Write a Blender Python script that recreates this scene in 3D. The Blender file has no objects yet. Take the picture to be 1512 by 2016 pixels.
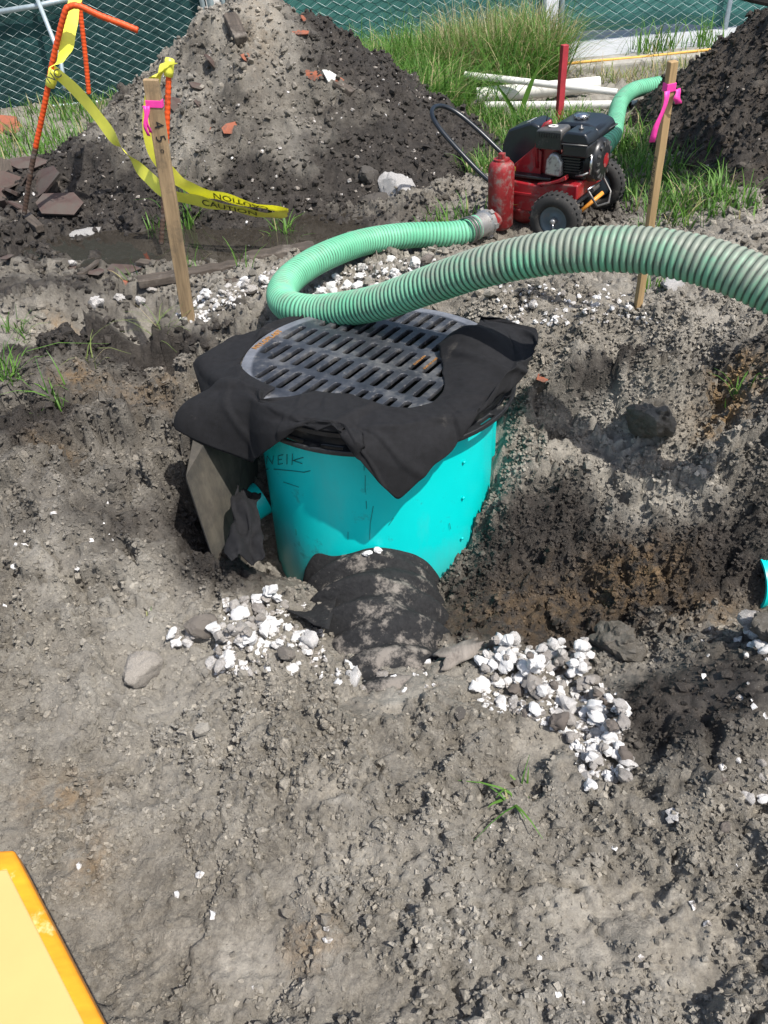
import bpy, bmesh, math, random
import numpy as np
from mathutils import Vector, Matrix, Euler
random.seed(7); RNG = np.random.default_rng(7)
S = bpy.context.scene; COL = S.collection

# ------------------------------------------------------------------ camera
PITCH, ROLL, FPX = math.radians(40), math.radians(5.5), 1500.0     # focal length in photo pixels
CAM = np.array([0.0, 0.0, 1.5])
cF = np.array([0, math.cos(PITCH), -math.sin(PITCH)]); cU = np.array([0, math.sin(PITCH), math.cos(PITCH)]); cX = np.array([1.0, 0, 0])
cR = math.cos(ROLL)*cX - math.sin(ROLL)*cU; cD = -math.cos(ROLL)*cU - math.sin(ROLL)*cX
cam = bpy.data.cameras.new('camera'); camo = bpy.data.objects.new('camera', cam); COL.objects.link(camo)
cam.sensor_fit = 'HORIZONTAL'; cam.sensor_width = 36; cam.lens = 36*FPX/1512; cam.clip_start = .02; cam.clip_end = 1000
camo.matrix_world = Matrix(((cR[0], -cD[0], -cF[0], CAM[0]), (cR[1], -cD[1], -cF[1], CAM[1]), (cR[2], -cD[2], -cF[2], CAM[2]), (0, 0, 0, 1)))
S.camera = camo

# ------------------------------------------------------------------ sky, sun, exposure
SUN = Vector((.44, -.42, 1.0)).normalized()                       # towards the sun
wd = bpy.data.worlds.new('World'); S.world = wd; wd.use_nodes = True
nt = wd.node_tree; bg = nt.nodes['Background']; sky = nt.nodes.new('ShaderNodeTexSky')
sky.sky_type = 'NISHITA'; sky.sun_disc = False; sky.sun_elevation = math.asin(SUN.z)
sky.sun_rotation = math.atan2(SUN.x, SUN.y); sky.air_density = 1.2; sky.dust_density = 2.5
nt.links.new(sky.outputs[0], bg.inputs[0]); bg.inputs[1].default_value = .12
sl = bpy.data.lights.new('sun', 'SUN'); sl.energy = 4.3; sl.angle = math.radians(.6); sl.color = (1, .96, .9)
so = bpy.data.objects.new('sun', sl); COL.objects.link(so); so.rotation_euler = SUN.to_track_quat('Z', 'Y').to_euler()
S.view_settings.view_transform = 'Standard'; S.view_settings.look = 'None'; S.view_settings.gamma = 1
S.view_settings.exposure = .42

# ------------------------------------------------------------------ pixel helpers (a pixel is only a direction)
def ray(x, y): return cF + cR*((x-756)/FPX) + cD*((y-1008)/FPX)
def atz(x, y, z): d = ray(x, y); return CAM + d*((z-CAM[2])/d[2])
def aty(x, y, Y): d = ray(x, y); return CAM + d*(Y/d[1])
def atw(x, y, w): return CAM + ray(x, y)*w
def lerp(a, b, t): return a + (b-a)*t

# ------------------------------------------------------------------ object helpers
def props(o, label=None, cat=None, group=None, kind=None):
    if label: o['label'] = label
    if cat: o['category'] = cat
    if group: o['group'] = group
    if kind: o['kind'] = kind
    return o
def link(name, me, mat=None, parent=None, smooth=False):
    if isinstance(mat, list):
        for m in mat: me.materials.append(m)
    elif mat: me.materials.append(mat)
    if smooth: me.polygons.foreach_set('use_smooth', [True]*len(me.polygons))
    o = bpy.data.objects.new(name, me); COL.objects.link(o)
    if parent: o.parent = parent
    return o
def empty(name, loc=(0, 0, 0), rot=None, parent=None):
    o = bpy.data.objects.new(name, None); COL.objects.link(o); o.location = loc; o.empty_display_size = .05
    if rot is not None: o.rotation_euler = rot
    if parent: o.parent = parent
    return o
def mesh(name, v, f):
    me = bpy.data.meshes.new(name); me.from_pydata([tuple(map(float, p)) for p in v], [], f); me.update(); return me
def nmesh(name, V, Fq):
    """fast mesh from numpy arrays; all faces have the same vertex count"""
    me = bpy.data.meshes.new(name); n = Fq.shape[1]
    me.vertices.add(len(V)); me.vertices.foreach_set('co', np.ascontiguousarray(V, np.float32).ravel())
    me.loops.add(Fq.size); me.loops.foreach_set('vertex_index', np.ascontiguousarray(Fq, np.int32).ravel())
    me.polygons.add(len(Fq)); me.polygons.foreach_set('loop_start', np.arange(0, Fq.size, n, dtype=np.int32))
    me.update(calc_edges=True); me.shade_flat(); return me
def attr(me, name, vals):
    a = me.attributes.new(name, 'FLOAT', 'POINT'); a.data.foreach_set('value', np.ascontiguousarray(vals, np.float32))
class MB:
    def __init__(s): s.v = []; s.f = []
    def add(s, v, f):
        n = len(s.v); s.v += [tuple(map(float, p)) for p in v]; s.f += [tuple(i+n for i in q) for q in f]; return s
    def box(s, lo, hi, M=None):
        x0, y0, z0 = lo; x1, y1, z1 = hi
        v = [(x0, y0, z0), (x1, y0, z0), (x1, y1, z0), (x0, y1, z0), (x0, y0, z1), (x1, y0, z1), (x1, y1, z1), (x0, y1, z1)]
        if M is not None: v = [M @ Vector(p) for p in v]
        return s.add(v, [(3, 2, 1, 0), (4, 5, 6, 7), (0, 1, 5, 4), (1, 2, 6, 5), (2, 3, 7, 6), (3, 0, 4, 7)])
    def tube(s, pts, r, n=10, cap=True):
        pts = [Vector(p) for p in pts]; m = len(pts)
        rs = r if isinstance(r, (list, tuple)) else [r]*m
        T = [(pts[min(i+1, m-1)]-pts[max(i-1, 0)]).normalized() for i in range(m)]
        up = Vector((0, 0, 1)) if abs(T[0].z) < .9 else Vector((1, 0, 0))
        N = (up - T[0]*up.dot(T[0])).normalized(); v = []; f = []
        for i in range(m):
            N = (N - T[i]*N.dot(T[i])).normalized(); B = T[i].cross(N)
            for k in range(n):
                a = 2*math.pi*k/n; v.append(pts[i] + (N*math.cos(a)+B*math.sin(a))*rs[i])
        for i in range(m-1):
            for k in range(n):
                k2 = (k+1) % n; f.append((i*n+k, i*n+k2, (i+1)*n+k2, (i+1)*n+k))
        if cap: f.append(tuple(range(n-1, -1, -1))); f.append(tuple((m-1)*n+k for k in range(n)))
        return s.add(v, f)
    def lathe(s, prof, n=32, M=None, closed=False):
        """prof: list of (r, z)"""
        v = []; f = []; m = len(prof)
        for (r, z) in prof:
            for k in range(n):
                a = 2*math.pi*k/n; v.append(Vector((r*math.cos(a), r*math.sin(a), z)))
        if M is not None: v = [M @ p for p in v]
        for i in range(m-1 if not closed else m):
            j = (i+1) % m
            for k in range(n):
                k2 = (k+1) % n; f.append((i*n+k, i*n+k2, j*n+k2, j*n+k))
        if not closed:
            if prof[0][0] > 1e-6: f.append(tuple(range(n-1, -1, -1)))
            if prof[-1][0] > 1e-6: f.append(tuple((m-1)*n+k for k in range(n)))
        return s.add(v, f)
    def build(s, name, mat, parent=None, smooth=False, bevel=0, seg=2, M=None):
        me = mesh(name, s.v, s.f)
        if M is not None: me.transform(M)
        o = link(name, me, mat, parent, smooth)
        if bevel:
            b = o.modifiers.new('bevel', 'BEVEL'); b.width = bevel; b.segments = seg; b.limit_method = 'ANGLE'; b.angle_limit = math.radians(35)
        return o
def auto_smooth(o, deg=40):
    me = o.data; me.polygons.foreach_set('use_smooth', [True]*len(me.polygons)); me.set_sharp_from_angle(angle=math.radians(deg)); return o

# ------------------------------------------------------------------ materials
def newmat(name):
    m = bpy.data.materials.new(name); m.use_nodes = True; t = m.node_tree; return m, t, t.nodes['Principled BSDF']
def nd(t, typ, **kw):
    n = t.nodes.new(typ)
    for k, v in kw.items():
        if k.startswith('i_'): n.inputs[k[2:].replace('_', ' ')].default_value = v
        else: setattr(n, k, v)
    return n
def ramp(t, fac, stops):
    r = t.nodes.new('ShaderNodeValToRGB'); e = r.color_ramp.elements
    while len(e) < len(stops): e.new(.5)
    for k, (p, c) in enumerate(stops): e[k].position = p; e[k].color = (*c, 1) if len(c) == 3 else c
    t.links.new(fac, r.inputs[0]); return r.outputs[0]
def mix(t, fac, a, b, typ='MIX'):
    m = t.nodes.new('ShaderNodeMix'); m.data_type = 'RGBA'; m.blend_type = typ
    for s, v in ((m.inputs[0], fac), (m.inputs[6], a), (m.inputs[7], b)):
        if hasattr(v, 'is_linked'): t.links.new(v, s)
        else: s.default_value = v if not isinstance(v, tuple) or len(v) != 3 else (*v, 1)
    return m.outputs[2]
def noise(t, scale, detail=6, rough=.6, co=None, dist=0):
    n = nd(t, 'ShaderNodeTexNoise'); n.inputs['Scale'].default_value = scale; n.inputs['Detail'].default_value = detail
    n.inputs['Roughness'].default_value = rough; n.inputs['Distortion'].default_value = dist
    if co: t.links.new(co, n.inputs['Vector'])
    return n.outputs['Fac']
def math_(t, op, a, b=None):
    m = nd(t, 'ShaderNodeMath', operation=op); m.use_clamp = False
    for s, v in ((m.inputs[0], a), (m.inputs[1], b)):
        if v is None: continue
        if hasattr(v, 'is_linked'): t.links.new(v, s)
        else: s.default_value = v
    return m.outputs[0]
def bump(t, b, h, strength=.4, dist=.005):
    n = nd(t, 'ShaderNodeBump'); n.inputs['Strength'].default_value = strength; n.inputs['Distance'].default_value = dist
    t.links.new(h, n.inputs['Height']); t.links.new(n.outputs[0], b.inputs['Normal'])
def objco(t): return nd(t, 'ShaderNodeTexCoord').outputs['Object']
def simple(name, col, rough=.6, metal=0, var=.25, scale=12, dirt=None, dirt_amt=.5, dscale=6, bmp=.15, bdist=.002, stretch=None, spec=.5):
    m, t, b = newmat(name); co = objco(t)
    if stretch:
        mp = nd(t, 'ShaderNodeMapping'); mp.inputs['Scale'].default_value = stretch; t.links.new(co, mp.inputs['Vector']); cs = mp.outputs[0]
    else: cs = co
    n1 = noise(t, scale, 6, .65, cs)
    lo = tuple(c*(1-var) for c in col); hi = tuple(min(1, c*(1+var)) for c in col)
    c = ramp(t, n1, [(.3, lo), (.7, hi)])
    if dirt:
        n2 = noise(t, dscale, 8, .7, co)
        fac = ramp(t, n2, [(.62-dirt_amt*.35, (0, 0, 0)), (.75-dirt_amt*.25, (1, 1, 1))])
        c = mix(t, fac, c, dirt)
        rr = ramp(t, fac, [(0, (rough,)*3), (1, (.92,)*3)]); t.links.new(rr, b.inputs['Roughness'])
    else: b.inputs['Roughness'].default_value = rough
    t.links.new(c, b.inputs['Base Color']); b.inputs['Metallic'].default_value = metal
    b.inputs['Specular IOR Level'].default_value = spec
    if bmp: bump(t, b, noise(t, scale*6, 5, .7, cs), bmp, bdist)
    return m

def soil_material():
    m, t, b = newmat('soil'); co = objco(t)
    wet = nd(t, 'ShaderNodeAttribute', attribute_name='wet').outputs['Fac']  # damp soil, with some bank shade carried in the same mask
    och = nd(t, 'ShaderNodeAttribute', attribute_name='ochre').outputs['Fac']
    smo = nd(t, 'ShaderNodeAttribute', attribute_name='smooth').outputs['Fac']
    big = noise(t, 2.3, 5, .6, co); mid = noise(t, 17, 6, .7, co); fine = noise(t, 120, 5, .75, co); grit = noise(t, 420, 3, .7, co)
    dry = ramp(t, mid, [(.28, (.165, .147, .118)), (.5, (.282, .257, .213)), (.72, (.40, .368, .312))])
    dry = mix(t, ramp(t, fine, [(.35, (0, 0, 0)), (.65, (1, 1, 1))]), mix(t, .6, dry, (.08, .07, .062)), dry)
    dry = mix(t, ramp(t, big, [(.42, (0, 0, 0)), (.62, (.45, .45, .45))]), dry, (.42, .395, .35))
    damp = ramp(t, mid, [(.3, (.020, .0175, .0155)), (.5, (.042, .036, .031)), (.75, (.085, .074, .064))])
    w = math_(t, 'ADD', wet, math_(t, 'MULTIPLY', math_(t, 'SUBTRACT', noise(t, 7, 5, .62, co), .5), .8))
    wf = ramp(t, w, [(.24, (0, 0, 0)), (.76, (1, 1, 1))])
    c = mix(t, wf, dry, damp)
    tone = nd(t, 'ShaderNodeAttribute', attribute_name='tone').outputs['Fac']
    c = mix(t, 1.0, c, ramp(t, tone, [(0, (.55, .55, .55)), (.5, (1, 1, 1)), (1, (1.5, 1.48, 1.45))]), 'MULTIPLY')
    of = math_(t, 'MULTIPLY', och, ramp(t, noise(t, 26, 5, .7, co), [(.4, (0, 0, 0)), (.6, (1, 1, 1))]))
    c = mix(t, of, c, (.27, .175, .085))
    # pale mineral grit flecks and darker organic flecks
    c = mix(t, ramp(t, grit, [(.66, (0, 0, 0)), (.72, (.55, .55, .55))]), c, (.55, .53, .5))
    c = mix(t, ramp(t, noise(t, 260, 3, .6, co), [(.30, (.7, .7, .7)), (.37, (0, 0, 0))]), c, (.03, .026, .023))
    t.links.new(c, b.inputs['Base Color'])
    t.links.new(ramp(t, wf, [(0, (.97,)*3), (1, (.62,)*3)]), b.inputs['Roughness'])
    b.inputs['Specular IOR Level'].default_value = .3
    h = math_(t, 'ADD', math_(t, 'MULTIPLY', noise(t, 75, 7, .75, co), 1.0), math_(t, 'MULTIPLY', noise(t, 230, 4, .7, co), .5))
    n = nd(t, 'ShaderNodeBump'); n.inputs['Distance'].default_value = .012
    t.links.new(math_(t, 'SUBTRACT', .95, math_(t, 'MULTIPLY', smo, .6)), n.inputs['Strength'])
    t.links.new(h, n.inputs['Height']); t.links.new(n.outputs[0], b.inputs['Normal'])
    return m
M_SOIL = soil_material()

def stone_material(name, lo, hi, dirt, amt):
    m, t, b = newmat(name); co = objco(t)
    inf = nd(t, 'ShaderNodeObjectInfo').outputs['Random']
    va = nd(t, 'ShaderNodeVectorMath', operation='ADD'); t.links.new(co, va.inputs[0])
    cb = nd(t, 'ShaderNodeCombineXYZ'); t.links.new(math_(t, 'MULTIPLY', inf, 37.0), cb.inputs[0]); t.links.new(cb.outputs[0], va.inputs[1])
    cc = va.outputs[0]
    c = ramp(t, noise(t, 60, 6, .7, cc), [(.3, lo), (.65, hi)])
    th = math_(t, 'ADD', noise(t, 38, 8, .72, cc), math_(t, 'MULTIPLY', math_(t, 'SUBTRACT', inf, .5), .30))
    f = ramp(t, th, [(.62-amt*.3, (0, 0, 0)), (.72-amt*.3, (1, 1, 1))])
    c = mix(t, f, c, dirt)
    c = mix(t, ramp(t, noise(t, 150, 3, .6, cc), [(.3, (.75,)*3), (.38, (0, 0, 0))]), c, tuple(x*.5 for x in dirt))
    t.links.new(c, b.inputs['Base Color']); b.inputs['Roughness'].default_value = .9; b.inputs['Specular IOR Level'].default_value = .25
    bump(t, b, noise(t, 140, 6, .75, cc), .6, .004)
    return m
M_WHITE = stone_material('pale_limestone', (.55, .54, .53), (.82, .81, .80), (.22, .195, .17), .35)
M_DUSTY = stone_material('dusty_limestone', (.30, .28, .26), (.48, .455, .43), (.14, .12, .105), .8)
M_ROCK = stone_material('field_rock', (.26, .24, .21), (.42, .385, .34), (.15, .132, .115), .5)
M_CONC = stone_material('broken_concrete', (.25, .24, .23), (.48, .47, .46), (.08, .072, .064), .75)
M_TEAL = simple('teal_plastic', (.0, .62, .60), .38, var=.05, scale=4, dirt=(.02, .20, .18), dirt_amt=.05, dscale=9, bmp=.05, bdist=.0006)
def soil_teal(m):
    t = m.node_tree; b = t.nodes['Principled BSDF']; src = b.inputs['Base Color'].links[0].from_socket; co = objco(t)
    sx = nd(t, 'ShaderNodeSeparateXYZ'); t.links.new(co, sx.inputs[0])
    mp = nd(t, 'ShaderNodeMapping'); mp.inputs['Scale'].default_value = (1, 1, .35); t.links.new(co, mp.inputs['Vector'])
    low = ramp(t, math_(t, 'ADD', math_(t, 'MULTIPLY', sx.outputs[2], -1.0), math_(t, 'MULTIPLY', noise(t, 9, 7, .7, mp.outputs[0]), .28)), [(.56, (0, 0, 0)), (.78, (.45,)*3)])
    c = mix(t, low, src, (.16, .14, .12))
    c = mix(t, ramp(t, noise(t, 60, 6, .75, co), [(.66, (0, 0, 0)), (.72, (.6,)*3)]), c, (.10, .16, .14))
    c = mix(t, ramp(t, noise(t, 5, 6, .7, mp.outputs[0]), [(.5, (0, 0, 0)), (.75, (.35,)*3)]), c, (.10, .42, .40))
    t.links.new(c, b.inputs['Base Color'])
soil_teal(M_TEAL)
M_IRON = simple('cast_iron_frame', (.016, .017, .019), .45, var=.4, scale=25, dirt=(.10, .095, .085), dirt_amt=.15, dscale=18, bmp=.25, bdist=.001)
M_GTX = simple('black_geotextile', (.009, .009, .0105), .9, var=.35, scale=60, dirt=(.07, .063, .056), dirt_amt=-.05, dscale=7, bmp=.6, bdist=.0016, spec=.35)
M_INK = simple('marker_ink', (.012, .012, .014), .6, var=.2, bmp=0)
M_FAINT = simple('faded_ink', (.01, .13, .13), .6, var=.3, bmp=0)
M_RUBBER = simple('black_rubber', (.022, .021, .02), .8, var=.35, scale=20, dirt=(.15, .13, .11), dirt_amt=.3, dscale=14)
M_BLACKP = simple('black_engine_paint', (.014, .015, .017), .35, var=.3, scale=25, dirt=(.10, .09, .08), dirt_amt=.12, dscale=22)
M_BLACKC = simple('black_plastic_cover', (.012, .016, .022), .3, var=.2, scale=8, dirt=(.16, .16, .16), dirt_amt=-.1, dscale=16)
M_RED = simple('red_machine_paint', (.30, .014, .02), .38, var=.25, scale=10, dirt=(.17, .115, .10), dirt_amt=.32, dscale=22)
M_REDW = simple('worn_red_paint', (.23, .015, .017), .5, var=.35, scale=16, dirt=(.21, .16, .14), dirt_amt=.36, dscale=26, stretch=(1, 1, .4))
M_ALU = simple('cast_aluminium', (.45, .45, .44), .45, .7, var=.2, scale=30, dirt=(.15, .135, .12), dirt_amt=.35, dscale=30)
M_STEELD = simple('dull_steel', (.20, .195, .19), .5, .8, var=.3, scale=30, dirt=(.10, .09, .08), dirt_amt=.3, dscale=30)
M_RIM = simple('grey_blue_wheel_paint', (.10, .135, .155), .45, var=.2, scale=18, dirt=(.16, .14, .12), dirt_amt=.25, dscale=30)
M_CHROME = simple('bright_steel', (.6, .6, .6), .25, 1, var=.1, bmp=0)
M_GALV = simple('galvanised_steel', (.42, .50, .54), .45, .35, var=.15, scale=20, bmp=.05)
M_WIRE = simple('chain_link_wire', (.42, .50, .50), .5, .2, var=.1, bmp=0)
M_WOOD = simple('weathered_stake_wood', (.31, .215, .12), .85, var=.45, scale=7, stretch=(7, 7, .5), dirt=(.10, .078, .055), dirt_amt=.3, dscale=5, bmp=.4)
M_WOODN = simple('pale_stake_wood', (.40, .27, .13), .8, var=.3, scale=8, stretch=(7, 7, .4), dirt=(.14, .11, .085), dirt_amt=.05, dscale=7, bmp=.3)
M_PLANK = simple('rotten_plank_wood', (.075, .060, .048), .85, var=.55, scale=9, stretch=(.8, 7, 7), dirt=(.20, .175, .15), dirt_amt=.15, dscale=8, bmp=.6, bdist=.004)
M_PLYB = simple('muddy_plywood', (.085, .074, .058), .85, var=.4, scale=6, stretch=(3, 3, .7), dirt=(.045, .041, .035), dirt_amt=.5, dscale=7, bmp=.4, bdist=.003)
M_PINK = simple('pink_flagging', (.85, .05, .36), .5, var=.12, scale=30, bmp=.1)
M_TAPE = simple('yellow_tape_plastic', (.88, .86, .10), .35, var=.08, scale=14, bmp=.1, dirt=(.35, .33, .10), dirt_amt=-.15)
M_ORANGE = simple('orange_rebar_paint', (.72, .085, .012), .55, var=.2, scale=25, dirt=(.28, .05, .02), dirt_amt=.12, dscale=30)
M_RUST = simple('rusty_steel', (.085, .05, .035), .85, var=.45, scale=30, dirt=(.16, .145, .13), dirt_amt=.3, dscale=20, bmp=.5)
M_CLAY = simple('terracotta', (.30, .095, .05), .85, var=.3, scale=14, dirt=(.075, .06, .052), dirt_amt=.4, dscale=12, bmp=.4)
M_SLATE = simple('dark_roof_slate', (.075, .044, .037), .75, var=.3, scale=12, dirt=(.085, .070, .06), dirt_amt=.62, dscale=9, bmp=.5, bdist=.004)
M_PVC = simple('white_pvc', (.76, .75, .70), .5, var=.08, scale=6, dirt=(.38, .35, .29), dirt_amt=.05, dscale=5, bmp=.05)
M_CONCR = simple('kerb_concrete', (.36, .345, .31), .9, var=.2, scale=12, dirt=(.17, .155, .13), dirt_amt=.3, dscale=4, bmp=.4)
M_ROAD = simple('pale_pavement', (.42, .43, .45), .9, var=.12, scale=9, bmp=.3)
M_SCRN_D = simple('dark_green_screen', (.006, .045, .045), .85, var=.25, scale=3, bmp=.1)
M_SCRN_L = simple('green_screen', (.035, .14, .125), .8, var=.2, scale=2.5, stretch=(.3, 1, 6), bmp=.1)
M_REDSTK = simple('red_painted_stake', (.42, .035, .05), .6, var=.25, scale=16, dirt=(.35, .2, .1), dirt_amt=-.02, dscale=14)
M_PAPER = simple('brown_bark', (.21, .185, .16), .9, var=.35, scale=14, stretch=(4, 1, 1), dirt=(.09, .075, .065), dirt_amt=.3, dscale=18, bmp=.6, bdist=.004)
M_CREAM = simple('cream_yellow_paint', (.64, .40, .15), .35, var=.06, scale=3, bmp=.03)
M_ORANGEY = simple('orange_yellow_paint', (.80, .30, .015), .4, var=.2, scale=9, stretch=(1, 3, 1), dirt=(.80, .62, .30), dirt_amt=.1, dscale=14, bmp=.1)
M_CORD = simple('orange_cord', (.75, .42, .08), .6, var=.1, bmp=0)
M_DARKIRON = simple('dark_bucket_steel', (.012, .012, .012), .6, .3, var=.4, dirt=(.04, .035, .03), dirt_amt=.3)

def grass_material(name, a, b_, tip):
    m, t, b = newmat(name)
    rnd = nd(t, 'ShaderNodeAttribute', attribute_name='rnd').outputs['Fac']; hh = nd(t, 'ShaderNodeAttribute', attribute_name='hgt').outputs['Fac']
    c = ramp(t, rnd, [(0, a), (.82, b_), (.90, tip), (1, tip)])
    t.links.new(c, b.inputs['Base Color']); b.inputs['Roughness'].default_value = .5; b.inputs['Specular IOR Level'].default_value = .4
    tr = nd(t, 'ShaderNodeBsdfTranslucent'); t.links.new(c, tr.inputs[0])
    mx = nd(t, 'ShaderNodeMixShader'); mx.inputs[0].default_value = .35
    t.links.new(b.outputs[0], mx.inputs[1]); t.links.new(tr.outputs[0], mx.inputs[2]); t.links.new(mx.outputs[0], t.nodes['Material Output'].inputs[0])
    return m
M_GRASS = grass_material('grass_blade', (.055, .15, .022), (.15, .30, .05), (.42, .38, .19))
M_GRASSD = grass_material('dry_grass_blade', (.13, .20, .05), (.26, .30, .10), (.46, .38, .22))

def hose_material():
    m, t, b = newmat('green_hose'); co = objco(t)
    gv = nd(t, 'ShaderNodeAttribute', attribute_name='groove').outputs['Fac']; gr = nd(t, 'ShaderNodeAttribute', attribute_name='grime').outputs['Fac']
    c = ramp(t, noise(t, 5, 4, .5, co), [(.3, (.125, .44, .26)), (.7, (.20, .57, .36))])
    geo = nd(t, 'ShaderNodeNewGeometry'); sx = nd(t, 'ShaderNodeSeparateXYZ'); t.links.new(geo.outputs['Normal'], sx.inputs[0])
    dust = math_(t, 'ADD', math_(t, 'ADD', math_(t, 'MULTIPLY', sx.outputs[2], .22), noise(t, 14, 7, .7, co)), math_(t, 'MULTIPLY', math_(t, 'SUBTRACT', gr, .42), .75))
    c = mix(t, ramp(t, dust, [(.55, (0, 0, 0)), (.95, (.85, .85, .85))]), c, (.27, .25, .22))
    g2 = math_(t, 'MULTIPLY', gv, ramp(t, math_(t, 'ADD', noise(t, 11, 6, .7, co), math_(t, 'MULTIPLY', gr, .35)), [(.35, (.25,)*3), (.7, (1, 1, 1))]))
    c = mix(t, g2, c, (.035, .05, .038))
    mud = ramp(t, noise(t, 6.5, 7, .75, co), [(.645, (0, 0, 0)), (.68, (1, 1, 1))])
    c = mix(t, mud, c, (.028, .024, .021))
    t.links.new(c, b.inputs['Base Color']); b.inputs['Roughness'].default_value = .5; b.inputs['Specular IOR Level'].default_value = .35
    return m
M_HOSE = hose_material()
def water_material():
    m, t, b = newmat('muddy_water'); b.inputs['Base Color'].default_value = (.035, .030, .024, 1); b.inputs['Roughness'].default_value = .03
    b.inputs['IOR'].default_value = 1.33; b.inputs['Specular IOR Level'].default_value = .7
    bump(t, b, noise(t, 14, 3, .5, objco(t)), .05, .003); return m
M_WATER = water_material()
def grate_material():
    m, t, b = newmat('grate_iron'); co = objco(t)
    c = ramp(t, noise(t, 9, 8, .7, co), [(.3, (.016, .018, .023)), (.5, (.052, .056, .067)), (.68, (.19, .185, .18))])
    c = mix(t, ramp(t, noise(t, 7, 6, .7, co, 1.0), [(.66, (0, 0, 0)), (.74, (.8, .8, .8))]), c, (.45, .25, .06))
    c = mix(t, ramp(t, noise(t, 30, 6, .75, co), [(.57, (0, 0, 0)), (.7, (.7, .7, .7))]), c, (.34, .32, .30))
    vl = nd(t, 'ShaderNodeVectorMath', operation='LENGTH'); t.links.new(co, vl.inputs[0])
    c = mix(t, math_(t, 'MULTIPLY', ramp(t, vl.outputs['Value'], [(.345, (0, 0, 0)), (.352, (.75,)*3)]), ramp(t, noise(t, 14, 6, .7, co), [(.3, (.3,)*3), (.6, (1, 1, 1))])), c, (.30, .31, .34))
    t.links.new(c, b.inputs['Base Color']); b.inputs['Metallic'].default_value = .35; b.inputs['Roughness'].default_value = .42
    bump(t, b, noise(t, 120, 4, .7, co), .2, .001); return m
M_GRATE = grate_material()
M_GRTXT = simple('raised_orange_lettering', (.40, .20, .07), .6, .2, var=.3, scale=40)
M_SLEEVE_ = None
def sleeve_material():
    m, t, b = newmat('dusty_pipe_wrap'); co = objco(t)
    geo = nd(t, 'ShaderNodeNewGeometry'); sx = nd(t, 'ShaderNodeSeparateXYZ'); t.links.new(geo.outputs['Normal'], sx.inputs[0])
    base = ramp(t, noise(t, 70, 5, .7, co), [(.3, (.012, .012, .013)), (.7, (.028, .028, .029))])
    mud = nd(t, 'ShaderNodeAttribute', attribute_name='mud').outputs['Fac']
    d = math_(t, 'ADD', math_(t, 'ADD', noise(t, 11, 10, .74, co, .08), math_(t, 'MULTIPLY', sx.outputs[2], .13)), math_(t, 'MULTIPLY', mud, .075))
    c = mix(t, ramp(t, d, [(.66, (0, 0, 0)), (.76, (.9, .9, .9))]), base, (.23, .205, .18))
    c = mix(t, ramp(t, noise(t, 190, 3, .7, co), [(.68, (0, 0, 0)), (.73, (.5, .5, .5))]), c, (.30, .28, .26))
    t.links.new(c, b.inputs['Base Color']); b.inputs['Roughness'].default_value = .95; b.inputs['Specular IOR Level'].default_value = .25
    bump(t, b, math_(t, 'ADD', noise(t, 60, 6, .7, co), d), .7, .005); return m
M_SLEEVE = sleeve_material()

# ------------------------------------------------------------------ numpy noise
def h2(ix, iy, seed):
    n = (ix.astype(np.int64)*374761393 + iy.astype(np.int64)*668265263 + seed*1442695041) & 0x7fffffff
    n = ((n ^ (n >> 13))*1274126177) & 0x7fffffff
    n = ((n ^ (n >> 15))*668265263) & 0x7fffffff
    return ((n ^ (n >> 14)) & 0xffffff)/float(0xffffff)
def vn(x, y, seed=0):
    xi = np.floor(x); yi = np.floor(y); fx = x-xi; fy = y-yi
    fx = fx*fx*fx*(fx*(fx*6-15)+10); fy = fy*fy*fy*(fy*(fy*6-15)+10)
    a = h2(xi, yi, seed); b = h2(xi+1, yi, seed); c = h2(xi, yi+1, seed); d = h2(xi+1, yi+1, seed)
    return (a*(1-fx)+b*fx)*(1-fy) + (c*(1-fx)+d*fx)*fy
def fbm(x, y, sc, octv=4, seed=0, gain=.5):
    s = 0; a = 1; tot = 0; ca, sa = .8, .6
    for k in range(octv):
        s = s + a*vn(x*sc+k*17.3, y*sc-k*9.1, seed+k); tot += a; a *= gain; sc *= 2.03; x, y = ca*x-sa*y, sa*x+ca*y
    return s/tot
def clods(x, y, cell, seed, prob=.7, rag=1.0):
    """ragged lumps of about half a cell across: height in metres"""
    gx = x/cell; gy = y/cell; ix = np.floor(gx); iy = np.floor(gy); out = np.zeros_like(x)
    nz = 1+rag*(.9*vn(gx*2.6, gy*2.6, seed+71)+.6*vn(gx*5.7, gy*5.7, seed+73)-.75)
    for dx in (-1, 0, 1):
        for dy in (-1, 0, 1):
            jx = ix+dx; jy = iy+dy
            px = jx+h2(jx, jy, seed); py = jy+h2(jx, jy, seed+1); r = .22+.42*h2(jx, jy, seed+2)**2
            e = 1+.9*(h2(jx, jy, seed+3)-.5); on = h2(jx, jy, seed+4) < prob; k = (h2(jx, jy, seed+5)-.5)*1.2; ux, uy = gx-px, gy-py
            d2 = ((ux+k*uy)**2*e+uy**2/e)/(r*r)*nz
            out = np.maximum(out, np.where(on & (d2 < 1), r*cell*np.minimum(.62, np.sqrt(np.maximum(0, 1-d2)))*(.55+.5*nz*h2(jx, jy, seed+6)), 0))
    return out
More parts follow.
